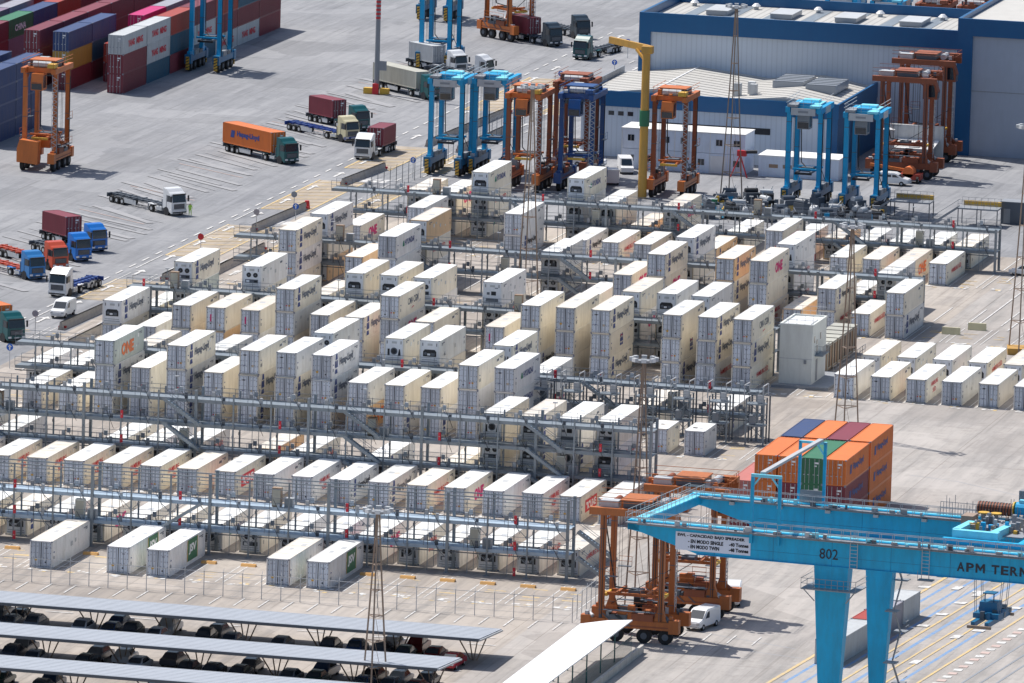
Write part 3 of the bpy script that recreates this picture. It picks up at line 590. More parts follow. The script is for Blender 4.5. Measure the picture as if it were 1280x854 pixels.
# crane lanes, turned 4.8 degrees from the yard grid
AC = R(-4.8); UX = Vector((math.cos(AC), math.sin(AC))); VX = Vector((-math.sin(AC), math.cos(AC))); OC = Vector((34.6, -51.0))
def CR(u, v): q = OC + UX * u + VX * v; return (q.x, q.y)
def lane(u, mb, k, w=.3, v0=-80, v1=110): a = CR(u, v0); b_ = CR(u, v1); line(mb, a[0], a[1], b_[0], b_[1], w, k)
a0 = (45.25 - OC.x) * UX.x + (-32.5 - OC.y) * UX.y
for du, mb, k, w in ((0, ym_, 'mark_yellow', .4), (1.4, bm_, 'mark_blue', .4), (3.1, bm_, 'mark_blue', .35), (4.6, bm_, 'mark_blue', .35), (6.4, ym_, 'mark_yellow', .28), (7.6, bm_, 'mark_blue', .45),
                     (9.2, ym_, 'mark_yellow', .25), (10.6, ym_, 'mark_yellow', .25), (11.8, bm_, 'mark_blue', .4), (13.6, ym_, 'mark_yellow', .3), (24.5, ym_, 'mark_yellow', .3)): lane(a0 + du, mb, k, w)
for i in range(9):
    u = a0 + rnd.choice([2.4, 5.4, 9.9, 12.6]); v = rnd.uniform(0, 100); c_ = CR(u, v)
    wm.quad([(c_[0], c_[1], Z1), (c_[0] + .9, c_[1] + .1, Z1), (c_[0] + 1.1, c_[1] + 2.2, Z1), (c_[0] + .2, c_[1] + 2.0, Z1)], 'mark_white')
hz = MB(); hz.lift = .03
for v in range(-20, 60, 2): c_ = CR(a0 + 15, v); hz.quad([(c_[0], c_[1], Z1), (c_[0] + .9, c_[1], Z1), (c_[0] + .9, c_[1] + 1.1, Z1), (c_[0], c_[1] + 1.1, Z1)], 'mark_white' if v % 4 else 'mark_pale')
struct(hz.obj('edge_marking'))
for i in range(9):
    for j in range(3): c_ = CR(8 + j * 6, 55 + i * 7); wm.quad([(c_[0], c_[1], Z1), (c_[0] + 1.2, c_[1], Z1), (c_[0] + 1.3, c_[1] + 1.2, Z1), (c_[0], c_[1] + 1, Z1)], 'mark_white')
for x in (20, 24.4, 28.8): line(wm, x, 200, x, 252, .2, 'mark_white')
for i in range(10): line(wm, 16.5 + i * 4.38 * .9, 240, 16.5 + i * 4.38 * .9, 252, .22, 'mark_white')
struct(tan.obj('hatched_zone')); struct(wm.obj('white_marking')); struct(ym_.obj('yellow_marking')); struct(bm_.obj('blue_marking'))
for i, u in enumerate((17.6, 19.3, 20.8)):
    mr = MB(); a = CR(a0 + u, -80); b_ = CR(a0 + u, 120); mr.bar((a[0], a[1], .012), (b_[0], b_[1], .012), .22, 'midgrey', .03); struct(mr.obj('crane_rail'))
for Y, x1 in ((-.0, 30),):
    pass
crk = MB()
for (x0, y0, x1, y1) in ((34, 92, 40, 90), (40, 90, 48, 84), (48, 84, 52, 83), (26, -6, 44, -14), (30, -14, 50, -20)): line(crk, x0, y0, x1, y1, .14, 'midgrey', Z1 - .001)
struct(crk.obj('pavement_joint'))

# ------------------------------------------------------------------ plug racks
def rail_line(mb, x0, x1, y, z, k='rail', step=2.2):
    for dz in (.55, 1.1): mb.box(x0, y - .02, z + dz - .02, x1, y + .02, z + dz + .02, k)
    x = x0
    while x <= x1 + .01: mb.box(x - .02, y - .02, z, x + .02, y + .02, z + 1.1, k); x += step
post_cache = {}
def post_mesh(h, thick):
    if (h, thick) not in post_cache:
        m = MB(); s = .085 if not thick else .15
        m.box(-s, -s, 0, s, s, h, 'galv'); m.box(-.3, -.3, 0, .3, .3, .06, 'galv')
        for z in (1.5, 4.3): m.box(-.12, -s - .1, z, .12, -s, z + .35, 'midgrey')
        post_cache[(h, thick)] = m.mesh('post')
    return post_cache[(h, thick)]
def stairs(name, t, x0, z0, x1, z1, y):
    m = MB()
    for dy in (-.38, .38): m.bar((x0, y + dy, z0), (x1, y + dy, z1), .07, 'galv', .34)
    n = 12
    for i in range(1, n): a = i / n; m.cb(x0 + (x1 - x0) * a, y, z0 + (z1 - z0) * a, .28, .7, .05, 'deck')
    for dy in (-.40, .40): m.bar((x0, y + dy, z0 + 1), (x1, y + dy, z1 + 1), .04, 'rail')
    return m.obj(name, t)
RACKS = [('nearest', 13.0, [2.8, 5.6], 8.5, -79.5, 13.4, [(-27, -1), (14.5, 1)]), ('second', 60.4, [2.8, 5.6, 8.4], 9.3, -79.5, 11.2, [(-68, 1), (-45, 1), (-24, 1), (-3, 1)]),
         ('third', 107.4, [2.8, 5.6], 5.6, -77.4, 12.9, [(-50, 1), (-8, 1)]), ('fourth', 154.2, [2.8, 5.6], 5.6, -77.6, 4.5, [(-60, 1), (-18, 1)]),
         ('fifth', 201.0, [2.8, 5.6], 5.6, -77.2, 12.9, [(-34, 1), (-55, 1)]), ('farthest', 247.0, [2.8, 5.6], 5.6, -76.8, 13.7, [(-52, 1), (-30, 1), (-8, 1)])]
for ri, (nm, Y, lvls, top, x0, x1, sts) in enumerate(RACKS):
    t = thing('reefer_plug_rack', 'long grey steel walkway rack between container rows, %s from the camera' % nm, 'rack', (0, Y, 0), 0, 'steel plug racks between the reefer rows')
    D = 2.5
    for z in lvls:
        m = MB(); m.box(x0, 0, z - .05, x1, D, z, 'deck' if ri == 0 else 'galv'); m.box(x0, -.03, z - .30, x1, .0, z + .08, 'deck' if ri == 0 else 'galv'); m.box(x0, D, z - .30, x1, D + .03, z + .08, 'galv')
        x = x0 + .5
        while x < x1: m.box(x, .01, z - .25, x + .1, D - .01, z - .06, 'galv'); x += 4.38
        m.obj('walkway', t)
        m = MB(); rail_line(m, x0, x1, -.06, z); rail_line(m, x0, x1, D + .06, z); m.obj('handrail', t)
    m = MB(); x = x1 - 2.3; k_ = 0
    while x > x0 + 1:
        for z in lvls:
            for y in (-.12, D + .12): m.box(x - .03, y - .03, z - 2.7, x + .03, y + .03, z + 1.2, 'galv')
            for y in (.15, D - .35): m.box(x - .5, y, z + .45, x - .1, y + .2, z + 1.0, 'ltgrey' if (k_ + int(z)) % 3 else 'midgrey')
            m.bar((x + .4, -.05, z + .9), (x + 1.3, -.15, z - .5 - .3 * (k_ % 3)), .04, 'dark'); m.box(x + .7, .2, z, x + 1.0, .5, z + rnd.uniform(.3, .9), rnd.choice(['midgrey', 'machine', 'ltgrey']))
            if k_ % 5 == 2: m.box(x - .2, -.1, z + 1.1, x - .14, -.04, z + 2.6, 'galv'); m.box(x - .4, -.2, z + 2.5, x + .1, .05, z + 2.62, 'ltgrey')
        x -= 4.38; k_ += 1
    m.bar((x0, D + .05, lvls[-1] - .45), (x1, D + .05, lvls[-1] - .45), .12, 'midgrey'); m.bar((x0, -.02, lvls[0] - .5), (x1, -.02, lvls[0] - .5), .10, 'machine')
    m.obj('plug_fittings', t)
    if ri == 0:
        m = MB()
        for y in (.1, D - .1): m.box(x0, y - .06, 8.30, x1, y + .06, 8.42, 'galv'); m.box(x0, y - .03, 7.55, x1, y + .03, 7.62, 'galv')
        m.obj('top_beam', t)
    n = 0; x = x1 - .15
    while x > x0:
        for y in (.12, D - .12):
            mk('post', post_mesh(round(top + (.0 if n % 3 else .25), 2), n % 3 == 0), t, (x if y < 1 else x + .0, y + (-.28 if y < 1 else .28), 0))
        n += 1; x -= 4.38
    m = MB(); x = x1 - .15
    while x > x0:
        for z in lvls:
            for s in (-1, 1): m.bar((x, -.16, z - 1.3), (x + s * 1.1, -.16, z - .3), .06, 'galv')
        x -= 4.38
    if ri in (0,): m.obj('brace', t)
    for (sx, sd) in sts:
        for i in range(len(lvls)):
            z1 = lvls[i]; z0 = z1 - 2.8
            stairs('staircase', t, sx, z1, sx + 4.2 * sd, z0 + .05, -.7 if ri in (1, 5) else -.65)
    for i, x in enumerate([x1 - 6 - 18.5 * j for j in range(5)]):
        for z in lvls[:2] + [0]:
            m = MB(); m.box(x, -.32, z + .2, x + .28, -.12, z + 1.1, 'ink_red'); m.box(x + .08, -.34, z + .6, x + .18, -.32, z + .7, 'ltgrey'); m.obj('fire_cabinet', t)
    for j, x in enumerate([x1 - 11 - 21.9 * j for j in range(4)]):
        z = lvls[j % 2]; m = MB(); m.box(x, .5, z + .05, x + 1.0, 1.2, z + 2.1, 'brown_box' if j % 2 else 'control_wall'); m.box(x + .05, .47, z + .2, x + .95, .5, z + 1.95, 'beige_cont'); m.obj('switch_cabinet', t)
        m = MB(); m.box(x + 1.4, .4, z - .0 + .05, x + 2.4, 1.0, z + 1.1, 'ltgrey'); m.box(x + 1.5, .37, z + .15, x + 2.3, .4, z + 1.0, 'galv'); m.obj('socket_box', t)
# plug towers in front of the third rack where the slots stand empty
for i, n in enumerate(range(0, 7)):
    x = -15.5 + 4.38 * n + 1.4
    if n == 0: x += .5
    t = thing('plug_tower', 'grey steel plug tower on the third rack, %s from the left' % ordn(i + 1), 'platform', (x, 103.9, 0), 0, 'plug towers along the third rack')
    m = MB()
    for dx in (0, 2.1):
        for dy in (0, 1.6, 3.2): m.box(dx - .08, dy - .08, 0, dx + .08, dy + .08, 5.5, 'machine' if dy > 1 else 'galv')
    for z in (2.4, 4.9):
        m.box(-.07, -.07, z - .14, 2.17, 1.67, z, 'galv'); m.bar((0, 0, z - 2.2), (2.1, 0, z - .1), .07, 'galv'); m.bar((0, 1.6, z - .1), (2.1, 1.6, z - 2.2), .07, 'machine')
    m.obj('frame', t)
    m = MB()
    for z in (2.4, 4.9):
        for dz in (.55, 1.1):
            for dy in (-.06, 1.62): m.box(-.07, dy - .02, z + dz, 2.17, dy + .02, z + dz + .05, 'galv')
            for dx in (-.05, 2.1): m.box(dx, -.06, z + dz, dx + .05, 1.64, z + dz + .05, 'galv')
    m.obj('guard_rail', t)
    m = MB()
    for dx in (-.3, 1.9):
        m.bar((dx, .2, 5.2), (dx, .2, 7.0), .1, 'ltgrey'); m.bar((dx, .2, 7.0), (dx + .5, .7, 7.3), .1, 'ltgrey'); m.bar((dx + .5, .7, 7.3), (dx + .5, .7, 6.0), .1, 'ltgrey')
    m.obj('gate_hoop', t)
    m = MB(); m.box(.3, .3, 2.45, 1.0, .9, 3.5, 'midgrey'); m.box(1.2, .4, 4.95, 1.8, .9, 5.9, 'ltgrey'); m.obj('socket_box', t)
# orange wheel stops beside the nearest rack
for n in range(-10, 8):
    m = MB(); x = -15.5 + 4.38 * n
    m.prism([(0, 0), (.8, 0), (.6, .26), (.2, .26)], 'x', 0, 1.6, 'stop_orange'); o = m.obj('wheel_stop', None, (x + STX, 7.8, .004))
    tag(o, 'low orange wheel stop under the nearest rack, %s from the left' % ordn(n + 11), 'wheel stop', 'orange wheel stops along the nearest rack')

# ------------------------------------------------------------------ control building and transformer bank
t = thing('control_building', 'tall grey-green flat-roofed control building beside the three-high stacks', 'building', (6.6, 147.0, 0))
m = MB(); m.box(-.6, -1.4, 0, 6.4, 11, .35, 'midgrey'); m.obj('plinth', t)
m = MB(); m.box(0, 0, .35, 4.0, 8.0, 7.4, 'control_wall'); m.box(-.03, -.03, 3.4, 4.03, -.0, 3.46, 'ltgrey'); m.box(-.08, -.08, 7.4, 4.08, .15, 7.65, 'control_wall'); m.box(-.08, 7.85, 7.4, 4.08, 8.08, 7.65, 'control_wall'); m.box(-.08, .15, 7.4, .15, 7.85, 7.65, 'control_wall'); m.box(3.85, .15, 7.4, 4.08, 7.85, 7.65, 'control_wall'); m.obj('wall', t)
m = MB(); m.box(.15, .15, 7.4, 3.85, 7.85, 7.46, 'roof_white'); m.box(.5, .6, 7.46, 3.5, 5.5, 7.62, 'white'); m.obj('roof', t)
m = MB(); rail_line(m, 0, 4, .1, 7.6, 'ltgrey', 1.0); rail_line(m, 0, 4, 7.9, 7.6, 'ltgrey', 1.0); m.obj('roof_railing', t)
m = MB(); m.box(4.0, 1.6, 3.6, 5.0, 5.4, 3.7, 'galv'); 
for dz in (.5, 1.1): m.box(4.95, 1.6, 3.7 + dz, 5.0, 5.4, 3.74 + dz, 'midgrey'); m.box(4.0, 1.6, 3.7 + dz, 5.0, 1.64, 3.74 + dz, 'midgrey')
for i in range(9): m.box(4.95, 1.6 + i * .47, 3.7, 5.0, 1.64 + i * .47, 4.8, 'midgrey')
m.obj('balcony', t)
for y, z, h in ((1.0, 5.3, .8), (2.4, 5.0, .5), (4.4, 5.3, .8), (2.6, 3.7, 1.1), (2.3, .5, 2.6)): m = MB(); m.box(4.0, y, z, 4.02, y + (.5 if h < 2 else 1.0), z + h, 'glass' if h < 2 else 'midgrey'); m.obj('window' if h < 2 else 'door', t)
m = MB(); m.cb(3.2, -.1, 3.1, .3, .16, .45, 'midgrey'); m.obj('lamp', t)
t = thing('transformer_bank', 'row of brown framed transformer boxes behind the grey control building', 'transformer', (7.2, 158.5, 0))
for i in range(6):
    y = i * 3.0
    m = MB(); m.box(0, y, .3, 2.9, y + 2.3, 3.4, 'brown_box'); m.box(-.05, y - .05, 3.4, 2.95, y + 2.35, 3.5, 'beige_cont')
    for z in (.5, 3.2): m.box(2.9, y, z, 2.96, y + 2.3, z + .12, 'beige_cont')
    m.box(2.9, y + .9, .6, 2.93, y + 1.4, 3.2, 'dark'); m.box(2.9, y - .02, .3, 2.97, y + .15, 3.4, 'beige_cont'); m.obj('transformer_box', t)
m = MB()
for dz in (.5, 1.0): m.box(3.9, -1, dz, 3.95, 18, dz + .05, 'midgrey')
for i in range(13): m.box(3.9, -1 + i * 1.55, 0, 3.95, -.95 + i * 1.55, 1.05, 'midgrey')
m.obj('railing', t)
for i, (x, y) in enumerate(((20.4, 199.0), (18.0, 194.3))):
    m = MB(); m.prism([(0, 0), (.6, 0), (.42, .9), (.18, .9)], 'x', 0, 2.3, 'cream'); tag(m.obj('concrete_block', None, (x - .9, y, 0)), 'yellow concrete barrier block on the open yard, %s one' % ('rear', 'front')[i], 'barrier', 'yellow barrier blocks')

# ------------------------------------------------------------------ straddle carriers
def wheel(m, x, y, r=.78, w=.5):
    m.cyl((x - w / 2, y, r), (x + w / 2, y, r), r, 'rubber', 16); m.cyl((x - w / 2 - .02, y, r), (x + w / 2 + .02, y, r), r * .45, 'machine', 10)
def straddle(label, x, y, rz=0, col='orange', leg=None, H=14.2, Ln=9.0, Wd=4.4, style='old', spread=4.5, pack=False):
    leg = leg or col; bm = col if style == 'old' else 'blue_low'
    t = thing('straddle_carrier', label, 'straddle carrier', (x, y, 0), rz, 'straddle carriers')
    hx = Wd / 2; ly = Ln * .32; lw = .56 if style == 'old' else .62
    for sx in (-1, 1):
        m = MB(); cx = sx * hx
        m.box(cx - .42, -Ln / 2, 1.5, cx + .42, Ln / 2, 2.35, bm); m.box(cx - .5, -Ln / 2 - .25, 1.2, cx + .5, -Ln / 2 + .8, 2.6, bm); m.box(cx - .5, Ln / 2 - .8, 1.2, cx + .5, Ln / 2 + .25, 2.6, bm)
        for yy in (-Ln * .36, -Ln * .14, Ln * .14, Ln * .36): m.box(cx - .15, yy - .25, .8, cx + .15, yy + .25, 1.6, col)
        m.box(cx - .55, -Ln * .25, 2.35, cx + .5, -Ln * .02, 3.1, 'rust_orange' if style == 'old' else 'midgrey'); m.box(cx - .5, Ln * .03, 2.35, cx + .45, Ln * .22, 2.85, 'machine')
        for i in range(7): yy = -Ln * .45 + i * Ln * .15; m.box(cx - .3, yy, 2.35, cx + .25, yy + .35, 2.55 + .5 * rnd.random(), rnd.choice([col, 'machine', 'ltgrey', col]))
        
        if style == 'old':
            for yy in (-Ln * .42, -Ln * .1, Ln * .2, Ln * .4): m.cyl((cx - .3, yy, 2.5), (cx + .2, yy + .5, 2.7), .22, rnd.choice(['rust_orange', 'machine', 'ltgrey']), 8)
            for i in range(3): yy = rnd.uniform(-Ln * .4, Ln * .3); m.bar((cx - .45, yy, 1.7), (cx - .45 * 1, yy + 1.4, 2.9), .1, 'machine')
            m.box(cx - .44, -Ln / 2 + .8, 1.72, cx + .44, Ln / 2 - .8, 1.86, 'rust_orange')
        m.obj('side_beam', t)
        for yy in (-Ln * .38, -Ln * .15, Ln * .15, Ln * .38): w = MB(); wheel(w, cx, yy); w.obj('wheel', t)
        for yy in (-ly, ly):
            m = MB(); m.box(cx - lw / 2, yy - lw / 2, 2.35, cx + lw / 2, yy + lw / 2, H - .9, leg if yy < 0 else leg)
            m.prism([(yy - lw * 1.3, 2.35), (yy + lw * 1.3, 2.35), (yy + lw / 2, 3.6), (yy - lw / 2, 3.6)], 'x', cx - lw / 2 + .02, cx + lw / 2 - .02, leg)
            m.obj('leg', t)
        if style == 'new':
            for yy in (-Ln / 2 - .3, Ln / 2 + .3):
                m = MB(); m.box(cx - .26, yy - .14, .35, cx + .26, yy + .14, 2.3, 'yellow')
                for i in range(4): m.prism([(cx - .26, .5 + i * .45), (cx + .26, .75 + i * .45), (cx + .26, .88 + i * .45), (cx - .26, .63 + i * .45)], 'y', yy - .16, yy + .16, 'dark')
                m.obj('bumper', t)
    m = MB()
    for sx in (-1, 1): m.box(sx * hx - .32, -Ln * .47, H - .95, sx * hx + .32, Ln * .47, H - .2, col)
    for yy in (-ly, ly): m.box(-hx + .3, yy - .3, H - .9, hx - .3, yy + .3, H - .25, col)
    m.obj('top_frame', t)
    m = MB()
    if style == 'old':
        m.box(-hx + .3, -1.6, H - .2, hx - .2, 1.2, H + .55, 'machine'); m.box(-hx + .1, -1.8, H + .55, hx - .4, 1.5, H + .68, col)
        m.box(-hx + .2, 1.7, H - .2, -hx + 1.5, 3.6, H + .5, 'ltgrey'); m.cyl((-1.2, -2.6, H + .2), (1.4, -2.6, H + .2), .42, 'ltgrey', 12); m.cyl((-1.2, 2.4, H + .1), (1.6, 2.4, H + .1), .38, 'rust_orange', 12)
        m.box(hx - .9, -Ln * .47, H - .1, hx + .2, -Ln * .3, H + .45, 'yellow' if col == 'orange' else col)
        for i in range(14): xx = rnd.uniform(-hx, hx - .3); yy = rnd.uniform(-Ln * .45, Ln * .42); m.box(xx, yy, H - .2, xx + rnd.uniform(.2, .8), yy + rnd.uniform(.2, .8), H + rnd.uniform(0, .5), rnd.choice([col, col, 'ltgrey', 'machine', 'rust_orange' if col == 'orange' else col]))
    else:
        m.box(-hx + .5, -2.8, H - .22, hx - .5, 2.9, H - .02, 'crane_light'); m.box(-.9, -2.9, H - .02, .9, -1.2, H + .35, col); m.box(-1.2, .6, H - .02, 1.1, 2.4, H + .3, 'crane_light')
        m.box(-hx - .1, -Ln * .46, H - .2, hx * -.4, -Ln * .1, H + .16, 'midgrey'); m.box(hx * .4, -Ln * .48, H - .2, hx + .1, -Ln * .28, H + .12, 'crane_light')
        m.box(-hx + .5, -Ln * .47 - .12, H - 1.25, hx - .5, -Ln * .47 + .02, H - .28, 'ltgrey'); m.box(-.7, -Ln * .47 - .14, H - .9, .7, -Ln * .47 - .1, H - .62, 'midgrey')
        m.box(hx + .32, -1.4, H - 1.2, hx + .4, 1.6, H - .3, 'ltgrey')
    m.obj('machinery_deck', t)
    m = MB(); rail_line(m, -hx, hx, -Ln * .47, H - .1, 'ltgrey' if style == 'new' else col, 1.1)
    for sx in (-1, 1):
        for dz in (.5, 1.0): m.box(sx * (hx + .2) - .03, -Ln * .47, H - .1 + dz, sx * (hx + .2) + .03, Ln * .47, H - .05 + dz, 'ltgrey' if style == 'new' else col)
    m.obj('deck_railing', t)
    if pack:
        m = MB(); m.prism([(-hx - .5, 1.3), (.3, 1.0), (.4, 4.2), (-hx - .1, 4.4), (-hx - .5, 3.2)], 'y', -Ln / 2 - .4, -Ln / 2 + 1.1, col); m.obj('power_pack', t)
        m = MB(); m.box(-.9, -2.4, 3.1, 1.3, 2.9, 4.2, col); m.box(-.6, -1.6, 4.2, .7, 1.5, 4.9, 'rust_orange'); m.obj('lower_equipment', t)
    m = MB(); cy = -ly - .2 if style == 'old' else -ly + .9; cx = -.2
    m.prism([(cy - 1.1, H - 3.3), (cy + .9, H - 3.3), (cy + .9, H - 1.0), (cy - .8, H - 1.0), (cy - 1.2, H - 2.2)], 'x', cx - .85, cx + .85, col if style == 'old' else 'midgrey'); m.obj('operator_cab', t)
    g = MB(); g.quad([(cx - .75, cy - 1.215, H - 2.25), (cx + .75, cy - 1.215, H - 2.25), (cx + .7, cy - .86, H - 1.2), (cx - .7, cy - .86, H - 1.2)], 'glass'); g.quad([(cx - .75, cy - 1.13, H - 3.2), (cx + .75, cy - 1.13, H - 3.2), (cx + .75, cy - 1.22, H - 2.35), (cx - .75, cy - 1.22, H - 2.35)], 'glass')
    for sx in (-1, 1): g.quad([(cx + sx * .86, cy - .9, H - 3.0), (cx + sx * .86, cy + .6, H - 3.0), (cx + sx * .86, cy + .6, H - 1.3), (cx + sx * .86, cy - .7, H - 1.3)], 'glass')
    g.obj('cab_window', t)
    m = MB()            # ladder cage climbing the leg
    lx = hx * (1 if style == 'old' else -1); lyy = -ly
    for i in range(int((H - 4) / .38)):
        z = 2.9 + i * .38; s = 1 if i % 2 else -1
        m.bar((lx - .36 * s, lyy - .42, z), (lx + .36 * s, lyy - .42, z + .38), .07, 'ltgrey' if style == 'old' else 'midgrey')
    m.box(lx - .40, lyy - .46, 2.6, lx - .36, lyy - .40, H - 1, 'ltgrey'); m.box(lx + .36, lyy - .46, 2.6, lx + .40, lyy - .40, H - 1, 'ltgrey')
    if style == 'old': m.obj('ladder', t)
    if style == 'old':
        m = MB()
        for sx in (-1, 1):
            xo = sx * (hx + .35)
            for (ya, yb_, z) in ((-ly + .5, -ly + 2.0, 4.6), (ly - 1.8, ly - .4, 6.8), (-ly + .4, ly - .4, 3.3)):
                m.box(min(xo, xo + sx * .55), ya, z, max(xo, xo + sx * .55), yb_, z + .06, 'machine')
                for dz in (.5, 1.0): m.box(xo + sx * .52 - .02, ya, z + dz, xo + sx * .52 + .02, yb_, z + dz + .04, col)
                m.box(xo + sx * .52 - .02, ya, z, xo + sx * .52 + .02, ya + .04, z + 1.0, col); m.box(xo + sx * .52 - .02, yb_ - .04, z, xo + sx * .52 + .02, yb_, z + 1.0, col)
            for q in range(5):
                yy = rnd.uniform(-ly + .3, ly - 1); m.box(sx * hx - .35, yy, 2.4, sx * hx + .35, yy + rnd.uniform(.4, 1.0), rnd.uniform(2.9, 3.9), rnd.choice(['machine', 'rust_orange', 'dark', col, 'midgrey']))
            m.cyl((sx * hx, -1.6, 2.8), (sx * hx, -.6, 2.8), .35, 'machine', 10)
        m.obj('service_platform', t)
    m = MB()
    for sx in (-1, 1):
        for yy in (-ly, ly):
            ex = sx * hx + sx * lw * .56
            m.bar((ex, yy - .12, 2.4), (ex, yy - .12, H - 1), .07, 'dark'); m.bar((ex, yy + .1, 2.4), (ex, yy + .1, H - 2), .05, 'machine')
            for q in range(5): zz = 3.2 + q * 2.1; m.box(sx * hx - lw * .53, yy - lw * .53, zz, sx * hx + lw * .53, yy + lw * .53, zz + .07, leg if q % 2 else 'machine')
    for q in range(6): yy = -Ln * .4 + q * Ln * .15; m.bar((-hx + .3, yy, H - 1.1), (hx - .3, yy + .7, H - 1.3), .09, 'machine')
    for sx in (-1, 1): m.bar((sx * (hx - .3), -ly, H - 1.6), (sx * (hx - .3), -ly + 1.0, H - .9), .14, col); m.bar((sx * (hx - .3), ly, H - 1.6), (sx * (hx - .3), ly - 1.0, H - .9), .14, col)
    m.obj('pipework', t)
    m = MB(); z = spread
    m.box(-1.1, -2.9, z, -.85, 2.9, z + .3, col if style == 'old' else 'machine'); m.box(.85, -2.9, z, 1.1, 2.9, z + .3, col if style == 'old' else 'machine'); m.box(-1.2, -3.1, z - .12, 1.2, -2.8, z + .18, 'yellow' if style == 'old' else 'dark'); m.box(-1.2, 2.8, z - .12, 1.2, 3.1, z + .18, 'yellow' if style == 'old' else 'dark'); m.box(-.8, -.7, z, .8, .7, z + .6, 'machine')
    for yy in (-1.6, 1.6): m.box(-hx + .4, yy - .15, z + .3, hx - .4, yy + .15, z + .55, col)
    m.obj('spreader', t)
    m = MB()
    for xx in (-1, 1):
        for yy in (-2.1, -1.5, 1.5, 2.1): m.bar((xx * (hx - .5), yy, z + .5), (xx * (hx - .5), yy, H - .9), .035, 'dark')
    m.bar((-hx + .4, ly, H - 1), (-hx + .9, ly - 1.2, z + 1), .12, 'dark'); m.bar((-hx + .9, ly - 1.2, z + 1), (-.3, 0, z + .6), .12, 'dark')
    m.bar((hx - .35, -ly + .1, 7.0), (hx - .35, ly, 3.0), .07, 'dark')
    m.obj('hoist_cable', t)
    return t
straddle('big orange straddle carrier beside the white canopy, nearest in the yard', 27.3, -14.6, R(90), 'orange_dark', H=14.0, Ln=9.8, Wd=4.8)
straddle('orange straddle carrier half hidden behind the blue crane girder', 29.3, .6, R(90), 'orange_dark', H=14.0, Ln=9.6, Wd=4.8, spread=5.5)
straddle('orange straddle carrier standing beside the navy containers at upper left', -129.0, 287.2, 0, 'orange', H=14.6, Ln=9.0, Wd=4.4, spread=4.4, pack=True)
straddle('light blue straddle carrier against the stacks at upper left', -137.5, 399.6, 0, 'sky_blue', H=14.2, style='new')
straddle('light blue straddle carrier behind two white trucks, top cut by frame', -106.6, 419.0, 0, 'sky_blue', H=13.8, style='new', spread=3.6)
straddle('farthest light blue straddle carrier at the top edge', -121.5, 476.0, 0, 'sky_blue', H=13.8, style='new')
straddle('left one of the light blue straddle carrier pair at the yard end', -76.0, 307.6, 0, 'sky_blue', H=13.8, style='new')
straddle('second light blue straddle carrier from left, behind the first', -70.3, 310.2, 0, 'sky_blue', H=13.8, style='new')
straddle('orange straddle carrier with brown legs right of the light blue pair', -62.1, 296.6, 0, 'orange', 'rust_orange', H=13.9)
straddle('rusty straddle carrier top poking up behind the orange one', -59.0, 311.5, 0, 'rust_orange', 'rust_orange', H=13.9)
straddle('dark blue and magenta straddle carrier by the white warehouse', -55.3, 299.6, 0, 'navy', 'navy', H=13.9)
straddle('orange straddle carrier in front of the stacked site cabins', -42.1, 299.4, 0, 'orange', 'rust_orange', H=14.4)
straddle('light blue straddle carrier before the warehouse, left of the right pair', -23.1, 299.3, 0, 'sky_blue', H=14.0, style='new')
straddle('light blue straddle carrier before the warehouse, right of the right pair', -14.6, 297.3, 0, 'sky_blue', H=14.0, style='new')
straddle('rusty orange straddle carrier side-on near the blue warehouse corner', -16.0, 331.5, R(90), 'rust_orange', 'rust_orange', H=14.6, Ln=9.8)
straddle('orange straddle carrier behind the rusty one in warehouse shade', -17.1, 350.2, R(90), 'rust_orange', 'rust_orange', H=14.8, Ln=9.8)
straddle('orange straddle carrier loading trucks at the top of the frame', -105.2, 456.5, R(52), 'orange', 'orange', H=14.2)
for i, x in enumerate((-47, -40, -33, -26.5, -19)):
    straddle('straddle carrier behind the big warehouse, %s from left' % ordn(i + 1), x, 436, 0, ['sky_blue', 'sky_blue', 'rust_orange', 'rust_orange', 'sky_blue'][i], H=12.5, style='new' if i in (0, 1, 4) else 'old')

